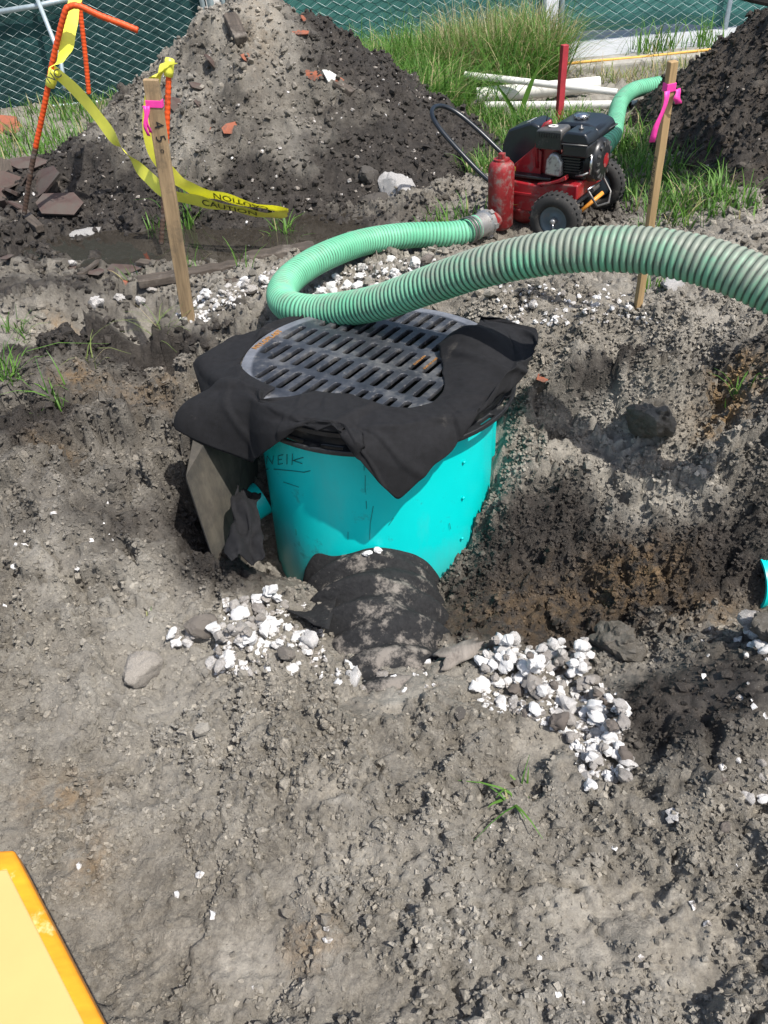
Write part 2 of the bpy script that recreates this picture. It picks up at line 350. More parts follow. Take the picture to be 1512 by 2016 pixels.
# ------------------------------------------------------------------ basin frame (leans a little)
BC = atz(739, 705, .45)                                            # centre of the grate's top
BM = Matrix.Translation(Vector(BC)) @ Euler((math.radians(-2.85), math.radians(2.5), 0)).to_matrix().to_4x4()
BMi = BM.inverted()
R_BARREL, Z_FL = .349, -.075
def blocal(P): return np.array(BMi @ Vector(P))
def bray(x, y):
    o = blocal(CAM); p = blocal(CAM+ray(x, y)); return o, p-o
def bplane(x, y, z): o, d = bray(x, y); return o + d*((z-o[2])/d[2])
def bcyl(x, y, r):
    o, d = bray(x, y); a = d[0]**2+d[1]**2; b = o[0]*d[0]+o[1]*d[1]; c = o[0]**2+o[1]**2-r*r; q = b*b-a*c
    t = (-b-math.sqrt(q))/a if q > 0 else -b/a
    return o+d*t
def bworld(P): return np.array(BM @ Vector(P))

# ------------------------------------------------------------------ ground
PUDDLE_Z = .182
ctrl = [(0, 2016, 0), (380, 2016, -.01), (756, 2016, 0), (1130, 2016, 0), (1512, 2016, .0), (0, 1750, .03), (300, 1750, .0), (600, 1700, .02), (900, 1720, .015), (1200, 1760, .0), (1512, 1750, .03),
 (0, 1450, .07), (250, 1480, .035), (500, 1450, .045), (756, 1480, .05), (950, 1500, .03), (1100, 1480, .0), (1200, 1560, .005), (1350, 1560, .04), (1512, 1560, .07),
 (1300, 1400, .05), (1400, 1310, .10), (1512, 1270, .14), (1512, 1400, .13), (1250, 1350, .01), (1350, 1258, .03), (1440, 1225, .0),
 (930, 1350, .0), (1000, 1300, -.03), (1100, 1330, -.02), (1180, 1420, .0), (850, 1370, .02), (760, 1355, .02), (680, 1325, .01), (600, 1280, .01), (480, 1290, .04), (380, 1250, .05), (285, 1330, .055), (120, 1300, .09), (0, 1250, .12),
 (480, 1190, .02), (540, 1165, .0), (470, 1120, .0), (300, 1180, .075), (380, 1130, .06), (200, 1080, .12), (60, 1080, .15), (0, 950, .2), (150, 930, .17), (300, 1000, .11), (330, 900, .14), (200, 830, .2), (60, 820, .24),
 (350, 780, .19), (420, 740, .19), (330, 715, .15), (250, 706, .10), (300, 706, .11), (180, 712, .13), (160, 690, .20), (40, 700, .26), (230, 645, .265), (170, 648, .27), (310, 645, .265), (120, 610, .26), (0, 600, .28),
 (370, 632, .25), (480, 600, .25), (560, 590, .26), (470, 660, .22), (640, 590, .26), (760, 540, .26), (860, 510, .25), (620, 520, .22),
 (200, 500, .17), (300, 495, .145), (400, 490, .14), (500, 465, .14), (540, 480, .15), (600, 450, .175), (330, 540, .185), (450, 545, .21), (540, 520, .20), (100, 520, .2), (0, 480, .22), (620, 430, .19), (300, 455, .19), (420, 440, .19), (150, 440, .19),
 (800, 440, .2), (950, 445, .2), (1050, 450, .2), (1200, 430, .2), (1350, 440, .22), (1500, 450, .25), (1100, 380, .19), (1200, 350, .18),
 (950, 560, .28), (1050, 570, .31), (1150, 580, .32), (1258, 603, .32), (1400, 590, .34), (1500, 580, .35), (950, 625, .29), (1050, 640, .31), (1150, 660, .325), (1300, 660, .34), (1420, 665, .36), (1500, 670, .37),
 (1120, 700, .335), (1180, 700, .35), (1290, 705, .365), (1100, 752, .225), (1200, 768, .20), (1300, 800, .195), (1380, 740, .37), (1400, 850, .20), (1040, 760, .25), (1370, 850, .215), (1430, 830, .26), (1470, 760, .34), (1512, 780, .36), (1480, 880, .28),
 (1020, 850, .22), (1120, 840, .22), (1220, 870, .205), (1330, 930, .19), (1440, 960, .22), (1512, 980, .22), (1060, 930, .17), (1160, 955, .165), (1260, 1010, .145), (1360, 1060, .11), (1450, 1080, .08),
 (1000, 985, .11), (1080, 1040, .06), (1180, 1080, .04), (1300, 1120, .03), (1400, 1160, .01), (1490, 1195, -.04), (940, 1130, -.01), (1050, 1150, .0), (1180, 1180, -.01), (1300, 1210, -.01), (920, 1240, -.06), (1050, 1255, -.06), (1180, 1280, -.04)]
pts = [atz(*c) for c in ctrl]
for (x, y) in ((978, 930), (965, 1000), (930, 1065), (900, 1115), (872, 1145)): pts.append(bworld(bcyl(x, y, R_BARREL+.012)))   # soil line on the barrel
for (x, y) in ((545, 1140), (575, 1158)): pts.append(bworld(bcyl(x, y, R_BARREL+.01)))
bx, by = BC[0], BC[1]
pts += [np.array([bx, by, -.15]), np.array([bx+.2, by+.1, -.1]), np.array([bx-.2, by+.15, -.1]), np.array([bx, by+.3, -.0]), np.array([bx-.38, by-.02, -.03]), np.array([bx-.42, by+.25, .08]), np.array([bx+.1, by+.52, .21]), np.array([bx-.25, by+.5, .20])]
pts += [np.array(p) for p in ((-3, .3, .05), (3, .3, .1), (-3, 1.5, .25), (3, 1.5, .35), (-3, 3, .3), (3, 3, .3), (-3, 5, .15), (0, 5, .15), (3, 5, .15), (1.4, 4.6, .16), (-4, 8, .05), (0, 8, .05), (2, 7.5, .06), (4, 8, .05), (1.5, 6.2, .10), (0, -1.2, 0.), (-2.5, -1, .05), (2.5, -1, .05), (-1.3, .4, .05), (1.3, .4, .06))]
CP = np.array(pts)
def tps(r2): return r2*np.log(np.maximum(r2, 1e-12))
n_ = len(CP); K = tps(((CP[:, None, :2]-CP[None, :, :2])**2).sum(-1)) + np.eye(n_)*.0007
A = np.zeros((n_+3, n_+3)); A[:n_, :n_] = K; A[:n_, n_] = 1; A[:n_, n_+1:] = CP[:, :2]; A[n_, :n_] = 1; A[n_+1:, :n_] = CP[:, :2].T
W = np.linalg.solve(A, np.concatenate([CP[:, 2], np.zeros(3)]))
def base_h(x, y):
    sh = x.shape; x = x.ravel(); y = y.ravel(); out = np.empty(len(x))
    for i in range(0, len(x), 60000):
        X = x[i:i+60000]; Y = y[i:i+60000]
        out[i:i+60000] = tps((X[:, None]-CP[None, :, 0])**2 + (Y[:, None]-CP[None, :, 1])**2) @ W[:n_] + W[n_] + W[n_+1]*X + W[n_+2]*Y
    return out.reshape(sh)
# coarse base, then bilinear lookup (fast)
gx0, gx1, gy0, gy1, gd = -5.0, 5.0, -1.5, 9.5, .025
gX = np.arange(gx0, gx1+gd, gd); gY = np.arange(gy0, gy1+gd, gd)
def coarse(x, y):
    return np.clip(base_h(x, y), -.16, .6)
GXX, GYY = np.meshgrid(gX, gY); GB = coarse(GXX, GYY)
far = np.clip((GYY-4.3)/1.5, 0, 1); far = far*far*(3-2*far)
GB = GB*(1-far) + (.15-.1*np.clip((GYY-5)/3, 0, 1))*far
near0 = np.clip((-GYY+.1)/.6, 0, 1); GB = GB*(1-near0)
side = np.clip((np.abs(GXX)-2.4)/1, 0, 1); GB = GB*(1-side) + np.clip(GB, .0, .3)*side
def lut(x, y):
    fx = np.clip((x-gx0)/gd, 0, len(gX)-1.001); fy = np.clip((y-gy0)/gd, 0, len(gY)-1.001); i = fx.astype(int); j = fy.astype(int); fx = fx-i; fy = fy-j
    return (GB[j, i]*(1-fx)+GB[j, i+1]*fx)*(1-fy) + (GB[j+1, i]*(1-fx)+GB[j+1, i+1]*fx)*fy
def hitb(px, py):
    """first point of the smooth ground on this pixel's ray"""
    d = ray(px, py); t = np.arange(.6, 12, .01); P = CAM+d*t[:, None]; z = lut(P[:, 0], P[:, 1]); k = np.argmax(P[:, 2] < z)
    return P[k] if (P[:, 2] < z).any() else P[-1]
def blobs(x, y, L):
    s = np.zeros_like(x)
    for (px, py, rx, ry, a) in L:
        c = hitb(px, py); s = s + a*np.exp(-(((x-c[0])/rx)**2 + ((y-c[1])/ry)**2))
    return s
WET_SHADE = [(1000, 1130, .22, .2, .75), (1150, 1190, .3, .17, .6), (1300, 1150, .25, .15, .45), (1400, 1370, .22, .16, .75), (1300, 1400, .12, .1, .5), (1100, 1010, .17, .07, .5), (1200, 730, .28, .06, .6), (1480, 700, .25, .25, .4), (1450, 1020, .2, .1, .3),  # damp soil, plus shade under the lip and on the left bank as colour
 (240, 675, .3, .11, .9), (120, 560, .6, .25, .35), (150, 470, .8, .4, .85), (60, 560, .5, .2, .35), (300, 430, .8, .25, .5), (450, 480, .5, .3, .85), (60, 700, .2, .15, .4), (60, 850, .12, .1, .5), (330, 720, .12, .1, .3), (700, 440, .5, .25, .5), (1100, 430, .4, .25, .55), (1250, 380, .5, .3, .35), (480, 1130, .16, .12, .8), (420, 1000, .1, .2, .5),
 (440, 1880, .22, .13, .22), (1350, 1900, .25, .12, .15), (1120, 1520, .10, .05, .2), (1200, 1590, .3, .05, .15), (200, 800, .55, .35, .5), (80, 1020, .45, .3, .3), (330, 1050, .25, .15, .2), (40, 1250, .3, .2, .15), (1250, 800, .4, .2, .15), (1480, 900, .25, .3, .25), (700, 1520, .05, .04, .3), (260, 1060, .2, .1, .15), (900, 1240, .12, .06, .5), (500, 640, .25, .2, .25), (1350, 650, .3, .1, -.2), (1150, 600, .4, .12, -.3), (1200, 890, .28, .11, -.5), (1330, 980, .2, .1, -.35), (700, 1420, .5, .12, -.25), (200, 1450, .35, .15, -.2), (1000, 1740, .2, .08, -.2)]
OCH = [(1430, 800, .06, .10, 1.2), (1400, 880, .06, .06, .9), (1250, 1150, .12, .06, .6), (1050, 1200, .25, .1, .35), (1400, 1210, .15, .06, .5), (130, 660, .05, .04, 1.0), (160, 770, .07, .05, .9), (300, 790, .13, .08, .45), (120, 1560, .08, .05, .6), (620, 1870, .05, .05, .6), (180, 1700, .05, .06, .5), (470, 800, .1, .08, .2), (120, 900, .06, .03, .8)]
SMO = [(300, 1060, .13, .07, .9), (440, 1860, .16, .10, 1.0), (540, 1760, .10, .05, .9), (1060, 1780, .13, .05, 1.0), (1200, 1760, .12, .05, .9), (1300, 1870, .2, .1, .8), (1010, 1460, .13, .05, .9), (1170, 900, .17, .05, .9), (1280, 1010, .14, .06, .9), (130, 1130, .06, .08, .8), (130, 1000, .1, .04, .7), (1400, 1370, .14, .1, .9), (1250, 1430, .1, .06, .6), (620, 1580, .15, .05, .7), (350, 1560, .15, .05, .7), (900, 1950, .2, .08, .7), (1150, 600, .5, .12, .6), (250, 680, .12, .06, .7), (780, 1380, .1, .05, .5), (1300, 640, .3, .1, .4), (700, 1700, .1, .05, .5), (60, 1600, .1, .1, .5)]
SMO = [(a, b, c*.8, d*.8, e) for (a, b, c, d, e) in SMO] + [(1420, 1380, .20, .14, 1.0), (1330, 1330, .10, .10, .9), (1200, 890, .22, .09, .8)]
def sstep(a, b, v): t = np.clip((v-a)/(b-a), 0, 1); return t*t*(3-2*t)
def rough_h(x, y, smo, s0=1.0):
    """loose-soil relief in metres"""
    m = fbm(x, y, 3.1, 4, 5); loose = np.clip((m-.34)*4.5, .22, 1)*(1-.92*np.clip(smo, 0, 1))
    h = (fbm(x, y, 2.2, 4, 11)-.5)*.070 + (fbm(x, y, 7, 4, 23)-.5)*.062
    cr = np.abs(fbm(x, y, 4.3, 3, 77)-.5); h = h - .010*np.exp(-(cr/.010)**2)*np.clip((m-.35)*4, 0, 1)
    led = .019 + np.clip(blobs(x, y, [(150, 880, .55, .5, .05), (420, 760, .15, .3, .02), (250, 680, .35, .15, .02), (60, 1150, .25, .3, .016), (1250, 760, .5, .25, .024), (1450, 950, .3, .35, .026), (1150, 1150, .4, .2, .014), (150, 480, .9, .4, .03), (1350, 1620, .5, .25, .012), (700, 1500, .3, .15, .010)]), 0, .075)
    lw = x+(fbm(x, y, 21, 3, 211)-.5)*.05; lv = y+(fbm(x, y, 21, 3, 213)-.5)*.05
    h = h + led*(sstep(.485, .515, fbm(lw, lv, 3.6, 4, 221, .55)) + .7*sstep(.49, .52, fbm(lw, lv, 7.5, 4, 231, .6)) + .45*sstep(.49, .525, fbm(lw, lv, 15, 3, 241, .6)) - 1.0)
    return (h*(1-.45*np.clip(smo, 0, 1)) + crumble(x, y, 31)*loose + (fbm(x, y, 45, 4, 71, .7)-.5)*.014*(loose+.15))*s0
def crumble(x, y, seed, k=1.0):
    """crumbly soil: ragged raised crusts with broken edges, mixed clods and fine crumbs"""
    x = x/k; y = y/k
    wx = x+(fbm(x, y, 38, 2, seed+1)-.5)*.02; wy = y+(fbm(x, y, 38, 2, seed+2)-.5)*.02
    a = fbm(wx, wy, 13, 5, seed+3, .68); b = fbm(wx, wy, 29, 4, seed+4, .7)
    crust = sstep(.47, .54, a)*.010 + sstep(.48, .57, b)*.007
    cl = clods(wx, wy, .11, seed+5, .22)*.8 + clods(wx+.1, wy, .05, seed+10, .45)*.8 + clods(wx, wy+.2, .027, seed+15, .6)*.8 + clods(wx+.5, wy+.7, .0155, seed+20, .7)*.8
    fine = (fbm(x, y, 62, 3, seed+31, .75)-.5)*.011
    return (crust + cl*(.45+.8*sstep(.42, .56, a)) + fine)*k
# graded grid: fine where the ground is close
def grade(a, b, c0, c1, d0, g):
    """positions from a to b, spacing d0 inside [c0, c1], growing outside"""
    mid_ = list(np.arange(c0, c1, d0)); lo = []; p = c0; d = d0
    while p > a: d = min(d*g, .09); p -= d; lo.append(p)
    hi = []; p = mid_[-1]; d = d0
    while p < b: d = min(d*g, .09); p += d; hi.append(p)
    return np.array(lo[::-1]+mid_+hi)
xs = grade(-5, 5, -1.15, 1.15, .0056, 1.013); ys = grade(-1.2, 9.2, .25, 1.75, .0052, 1.0075)
TX, TY = np.meshgrid(xs, ys)
smo = blobs(TX, TY, SMO)*np.clip((fbm(TX, TY, 6, 4, 17)-.3)*3.2, 0, 1.2); wet = .06+blobs(TX, TY, WET_SHADE); och = blobs(TX, TY, OCH)
TZ = lut(TX, TY) + rough_h(TX, TY, smo)*np.clip(1.25-(TY-3.5)*.12, .3, 1)
# the puddle hollow is smooth mud
pc = hitb(430, 485); pud = np.exp(-(((TX-pc[0])/.55)**2+((TY-pc[1])/.28)**2)**2); TZ = lerp(TZ, np.minimum(TZ, lut(TX, TY)*.35+.08), pud) - .05*pud
# undercut lip on the right bank: push the bank's top towards the pit
lipc = hitb(1230, 715)
lip = np.exp(-((TX-lipc[0])/.26)**2)*np.exp(-((TY-(lipc[1]+.03))/.055)**2)
TYd = TY - .012*lip
hol = hitb(250, 655); lip2 = np.exp(-((TX-hol[0])/.20)**2)*np.exp(-((TY-(hol[1]))/.06)**2); TYd = TYd - .05*lip2
# hard crust steps in the foreground
for (ax, ay, bx2, by2, hgt) in ((690, 1480, 770, 1570, .022), (480, 1690, 530, 1800, .016), (600, 1740, 690, 1880, .014), (1000, 1745, 1160, 1765, .016), (840, 1580, 900, 1625, .022), (100, 1080, 170, 1260, .018), (960, 960, 1230, 1010, .035), (1060, 745, 1330, 760, .028), (1320, 760, 1400, 860, .03), (160, 640, 310, 645, .05)):
    p0 = hitb(ax, ay); p1 = hitb(bx2, by2); dx, dy = p1[0]-p0[0], p1[1]-p0[1]; L = math.hypot(dx, dy)
    tt = ((TX-p0[0])*dx+(TY-p0[1])*dy)/L**2; dd = ((TX-p0[0])*dy-(TY-p0[1])*dx)/L + (fbm(TX, TY, 12, 3, 91)-.5)*.05
    wgt = np.exp(-((tt-.5)/.55)**4); TZ = TZ + wgt*hgt*np.where(dd > 0, np.exp(-dd/.06), -np.exp(dd/.02)*.8)
nx, ny = len(xs), len(ys)
def grid_faces(nx, ny):
    i = (np.arange(ny-1)[:, None]*nx + np.arange(nx-1)[None, :]).ravel(); return np.stack([i, i+1, i+nx+1, i+nx], 1)
GF = grid_faces(nx, ny); cxy = ((TX-BC[0])**2+(TY-BC[1])**2).ravel() < .325**2; GF = GF[~cxy[GF].all(1)]
me = nmesh('ground', np.stack([TX.ravel(), TYd.ravel(), TZ.ravel()], 1), GF)
attr(me, 'wet', np.clip(wet, -.3, 1.2).ravel()); attr(me, 'ochre', np.clip(och, 0, 1).ravel()); attr(me, 'smooth', np.clip(smo, 0, 1).ravel()); attr(me, 'tone', np.full(smo.size, .5))
props(link('ground', me, M_SOIL, smooth=True), kind='structure')
def H(x, y):
    i = int(np.clip(np.searchsorted(xs, x), 0, nx-1)); j = int(np.clip(np.searchsorted(ys, y), 0, ny-1)); return float(TZ[j, i])
def Hs(x, y):
    i = np.clip(np.searchsorted(xs, x), 0, nx-1); j = np.clip(np.searchsorted(ys, y), 0, ny-1); return TZ[j, i]
def hit(px, py):
    d = ray(px, py); t = np.arange(.6, 12, .004); P = CAM+d*t[:, None]; z = Hs(P[:, 0], P[:, 1]); b = P[:, 2] < z
    return P[np.argmax(b)] if b.any() else P[-1]
fg = MB(); s_ = 400; fg.add([(-s_, -s_, -.2), (s_, -s_, -.2), (s_, s_, -.2), (-s_, s_, -.2)], [(0, 1, 2, 3)])
o = fg.build('outer_ground', M_CONCR); props(o, kind='structure')

# ------------------------------------------------------------------ loose lumps scattered over soil
def ico(sub=1):
    bm = bmesh.new(); bmesh.ops.create_icosphere(bm, subdivisions=sub, radius=1); bm.verts.index_update()
    v = np.array([p.co[:] for p in bm.verts]); f = np.array([[q.index for q in p.verts] for p in bm.faces]); bm.free(); return v, f
IV, IF = ico(1)
BV = np.array([(x, y, z) for x in (-.75, .75) for y in (-.75, .75) for z in (-.75, .75)]); BF = np.array([(0, 1, 3), (0, 3, 2), (4, 6, 7), (4, 7, 5), (0, 4, 5), (0, 5, 1), (2, 3, 7), (2, 7, 6), (0, 2, 6), (0, 6, 4), (1, 5, 7), (1, 7, 3)])
def lumps(name, P, size, wetv, ochv, mat, seed):
    """angular crumbs: small ones from a distorted block, bigger ones from a distorted icosahedron"""
    r = np.random.default_rng(seed); VV = []; FF = []; AT = []; base = 0
    for sel, bv, bf, jit in ((size < .0075, BV, BF, .75), (size >= .0075, IV, IF, .6)):
        p, s, n, k = P[sel], size[sel], int(sel.sum()), len(bv)
        if not n: continue
        V = np.repeat(bv[None], n, 0)*(1+jit*(r.random((n, k, 1))-.5)) + (r.random((n, k, 3))-.5)*.35
        V = V*(.65+.7*r.random((n, 1, 3)))
        for (i0, i1) in ((0, 1), (1, 2), (0, 2)):
            a = r.random(n)*6.28; ca, sa = np.cos(a)[:, None], np.sin(a)[:, None]; x, y = V[..., i0].copy(), V[..., i1].copy(); V[..., i0] = x*ca-y*sa; V[..., i1] = x*sa+y*ca
        V[..., 2] *= .85; V = V*s[:, None, None]+p[:, None, :]
        VV.append(V.reshape(-1, 3)); FF.append((bf[None]+(np.arange(n)*k)[:, None, None]).reshape(-1, 3)+base); base += n*k
        AT.append(np.stack([np.repeat(wetv[sel], k), np.repeat(ochv[sel], k), np.repeat(np.clip(.5+.22*r.normal(size=n), 0, 1), k)], 1))
    m_ = nmesh(name, np.concatenate(VV), np.concatenate(FF)); A_ = np.concatenate(AT); attr(m_, 'wet', A_[:, 0]); attr(m_, 'ochre', A_[:, 1]); attr(m_, 'tone', A_[:, 2]); attr(m_, 'smooth', np.full(len(A_), .4))
    return link(name, m_, mat, smooth=False)
def scatter(n, x0, x1, y0, y1, smin, smax, seed, power=3.0):
    r = np.random.default_rng(seed); u = r.random((n*6, 2)); x = x0+(x1-x0)*u[:, 0]; y = y0+(y1-y0)*u[:, 1]
    wx = x+(fbm(x, y, 38, 2, 32)-.5)*.02; wy = y+(fbm(x, y, 38, 2, 33)-.5)*.02
    dens = np.clip((fbm(x, y, 3.1, 4, 5)-.34)*4.5, .22, 1)*np.clip((fbm(wx, wy, 13, 5, 34, .68)-.43)*9, .12, 1)*(1-.85*np.clip(blobs(x, y, SMO)*1.2, 0, 1))
    e_ = .02; sl = np.hypot(Hs(x+e_, y)-Hs(x-e_, y), Hs(x, y+e_)-Hs(x, y-e_))/(2*e_); dens = np.clip(dens*.8+.55*np.clip(sl-.35, 0, 1.3), 0, 1)
    keep = (r.random(len(x)) < dens) & (np.abs(x) < .62*y+.62); x = x[keep][:n]; y = y[keep][:n]
    s = smin+(smax-smin)*r.random(len(x))**power; z = Hs(x, y)+s*.08
    k = ((x-BC[0])**2+(y-BC[1])**2 > .375**2) & ((z > PUDDLE_Z-.012) | (y < 2.6)); return np.stack([x, y, z], 1)[k], s[k]
P, sz = scatter(135000, -2.0, 2.0, .30, 2.5, .0012, .0058, 3, 2.4)
P2, sz2 = scatter(2600, -2.0, 2.0, .30, 2.5, .005, .014, 5, 2.5); P = np.concatenate([P, P2]); sz = np.concatenate([sz, sz2])
props(lumps('loose_soil_crumbs', P, sz, .05+np.clip(blobs(P[:, 0], P[:, 1], WET_SHADE), -.3, 1), np.clip(blobs(P[:, 0], P[:, 1], OCH), 0, 1), M_SOIL, 4), 'loose grey soil crumbs scattered over the dug ground', 'soil', kind='stuff')
P, sz = scatter(14000, -2.6, 2.6, 2.4, 4.4, .004, .020, 8, 3.2)
props(lumps('loose_mud_lumps', P, sz, .25+np.clip(blobs(P[:, 0], P[:, 1], WET_SHADE), -.2, 1), np.zeros(len(P)), M_SOIL, 9), 'dark mud lumps scattered round the pump and puddle', 'soil', kind='stuff')

# ------------------------------------------------------------------ soil heaps
def heap(name, cones, x0, x1, y0, y1, res, wetf, seed, label, amp=1.0, chips=1500):
    X, Y = np.meshgrid(np.arange(x0, x1, res), np.arange(y0, y1, res)); Z = np.full_like(X, -1.0)
    wx = X+(fbm(X, Y, 2.5, 3, seed)-.5)*.25; wy = Y+(fbm(X, Y, 2.5, 3, seed+9)-.5)*.25
    for (cx, cy, cz, sl, ax, fl) in cones:
        d = np.sqrt(((wx-cx)/ax)**2+(wy-cy)**2); d = np.sqrt(d*d+fl*fl)-fl
        Z = np.logaddexp(Z*18, (cz-sl*d)*18)/18
    Z = Z + ((fbm(X, Y, 3, 4, seed+5)-.5)*.14 + (fbm(X, Y, 11, 4, seed+6)-.5)*.08 + crumble(X, Y, seed+40, .95)*1.1 - .03 + (fbm(X, Y, 45, 4, seed+7, .7)-.5)*.035)*amp
    ny_, nx_ = X.shape; F = grid_faces(nx_, ny_); g = lut(X, Y).ravel(); ok = Z.ravel() > g-.08
    F = F[ok[F].all(1)]; used = np.unique(F); rm = np.full(nx_*ny_, -1); rm[used] = np.arange(len(used))
    V = np.stack([X.ravel(), Y.ravel(), Z.ravel()], 1)[used]
    m_ = nmesh(name, V, rm[F]); w, oc = wetf(V[:, 0], V[:, 1], V[:, 2]); attr(m_, 'wet', w); attr(m_, 'ochre', oc); attr(m_, 'smooth', np.zeros(len(V))); attr(m_, 'tone', np.full(len(V), .5))
    o = link(name, m_, M_SOIL, smooth=True); props(o, label, 'soil heap')
    # a sampler for things that lie on it
    def top(px, py):
        d = ray(px, py); t = np.arange(2.0, 9, .006); Q = CAM+d*t[:, None]
        i = np.clip(((Q[:, 0]-x0)/res).astype(int), 0, nx_-1); j = np.clip(((Q[:, 1]-y0)/res).astype(int), 0, ny_-1)
        b = (Q[:, 2] < Z[j, i]) & (Q[:, 0] > x0) & (Q[:, 0] < x1) & (Q[:, 1] > y0) & (Q[:, 1] < y1); return Q[np.argmax(b)] if b.any() else hit(px, py)
    r = np.random.default_rng(seed); k = r.choice(len(V), 14000, replace=False); s = .004+.016*r.random(14000)**4
    P = V[k].copy(); P[:, 2] += s*.3; w2, o2 = wetf(P[:, 0], P[:, 1], P[:, 2]); l = lumps('loose_lumps', P, s, w2, o2, M_SOIL, seed); l.parent = o; l['kind'] = 'stuff'
    k = r.choice(len(V), chips, replace=False); s = .003+.009*r.random(chips)**3; P = V[k].copy(); P[:, 2] += s*.5; l = lumps('pale_grit', P, s, np.zeros(chips), np.zeros(chips), M_WHITE, seed+3); l.parent = o; l['kind'] = 'stuff'
    return o, top
def wet_left(x, y, z):
    lum = fbm(x, y, 2.0, 3, 301)
    w = .58+.40*np.clip((x+.35)/.7, -.8, .6) + (lum-.5)*.9 + np.clip((.50-z)*1.6, 0, .5) + .45*np.exp(-((x+1.75)/.45)**2)
    w = w - .28*np.exp(-((x+.30+.3*(z-.6))/.20)**2)
    return w, .25*np.exp(-((x+.42)/.12)**2)*np.clip((z-.55)*3, 0, 1)
a1 = aty(505, 0, 5.1); a2 = aty(625, 12, 5.0)
heapL, topL = heap('soil_heap', [(a1[0]-.06, 5.15, a1[2]+.05, .74, 1.15, .05), (a2[0]-.0, 5.05, a2[2]-.02, .84, .95, .05), (-1.30, 4.85, .48, .62, 1.3, .1), (.22, 4.60, .36, .62, 1.2, .1), (-2.1, 4.55, .40, .5, 1.2, .1)], -2.9, 1.6, 3.45, 6.3, .0125, wet_left, 400, 'tall grey and black spoil heap with broken tiles behind the caution tape')
a3 = aty(1530, 10, 4.6)
heapR, topR = heap('soil_heap', [(a3[0]+.40, 4.6, a3[2]+.20, .78, 1.0, .05), (2.50, 4.0, .62, .60, 1.0, .2), (2.75, 3.5, .52, .45, 1.1, .2)], 1.1, 3.6, 2.7, 5.9, .0125, lambda x, y, z: (.82+.35*(fbm(x, y, 3, 3, 5)-.5)+0*x, .12*fbm(x, y, 9, 2, 8)), 500, 'dark wet soil heap on the right beside the pink ribboned stake', chips=150)

# ------------------------------------------------------------------ puddle
m_ = MB(); ring = [(0, 0)]; n = 40
pv = [(pc[0], pc[1], PUDDLE_Z)]+[(pc[0]+(.95+.1*math.sin(3*a))*math.cos(a), pc[1]+.42*math.sin(a), PUDDLE_Z) for a in [2*math.pi*k/n for k in range(n)]]
m_.add(pv, [(0, 1+k, 1+(k+1) % n) for k in range(n)]); props(m_.build('puddle', M_WATER), kind='structure')

# ------------------------------------------------------------------ drain basin
basin = empty('drain_basin'); basin.matrix_world = BM
props(basin, 'bright teal plastic drain basin with black iron rim set in the pit', 'drain basin')
n = 96; prof = []; v = []; f = []
zs = [Z_FL-.001, Z_FL-.02, -.18, -.3, -.45, -.6, -.72]
for z in zs:
    for k in range(n):
        a = 2*math.pi*k/n; r = R_BARREL + .012*max(0, (-.15-z)) + .003*math.sin(3*a+1)*min(1, (-z)*2) - .008*math.exp(-((a-5.95)/.05)**2) - .006*math.exp(-((a-5.78)/.03)**2)
        v.append((r*math.cos(a), r*math.sin(a), z))
for i in range(len(zs)-1):
    for k in range(n): f.append((i*n+k, (i+1)*n+k, (i+1)*n+(k+1) % n, i*n+(k+1) % n))
link('barrel', mesh('barrel', v, f), M_TEAL, basin, True)
auto_smooth(MB().lathe([(.300, -.014), (.380, -.014), (.386, -.018), (.386, -.030), (.378, -.036), (.370, Z_FL+.012), (.300, Z_FL+.012)], 96, closed=True).build('frame_ring', M_IRON, basin, True))
def plate2d(name, outer, holes, thick, bev, mat, parent, z=0):
    cu = bpy.data.curves.new(name, 'CURVE'); cu.dimensions = '2D'; cu.fill_mode = 'BOTH'; cu.extrude = thick/2-bev; cu.bevel_depth = bev; cu.bevel_resolution = 1; cu.offset = -bev
    for loop in [outer]+holes:
        s = cu.splines.new('POLY'); s.points.add(len(loop)-1); s.use_cyclic_u = True
        for p, q in zip(s.points, loop): p.co = (q[0], q[1], 0, 1)
    ob = bpy.data.objects.new(name+'_curve', cu); me_ = bpy.data.meshes.new_from_object(ob); me_.name = name
    bpy.data.objects.remove(ob); bpy.data.curves.remove(cu)
    me_.transform(Matrix.Translation((0, 0, z-thick/2))); o = link(name, me_, mat, parent); return o
circ = lambda r, n=96: [(r*math.cos(2*math.pi*k/n), r*math.sin(2*math.pi*k/n)) for k in range(n)]
def arcslot(r0, r1, a0, a1, n=7):
    return [(r0*math.cos(lerp(a0, a1, k/n)), r0*math.sin(lerp(a0, a1, k/n))) for k in range(n+1)] + [(r1*math.cos(lerp(a1, a0, k/n)), r1*math.sin(lerp(a1, a0, k/n))) for k in range(n+1)]
holes = [circ(.345)] + [arcslot(.3745, .3895, 2*math.pi*k/22, 2*math.pi*(k+.55)/22) for k in range(22)]
plate2d('flange', circ(.3985), holes, .014, .002, M_IRON, basin, Z_FL+.014)
MB().lathe([(.325, -.02), (.333, -.02), (.333, -.45), (.325, -.45)], 64, closed=True).build('added_liner', M_IRON, basin, True)  # unseen dark liner, added so the inside reads black through the slots
MB().lathe([(0, -.70), (.325, -.70), (.325, -.715), (0, -.715)], 48).build('sump_floor', M_IRON, basin)
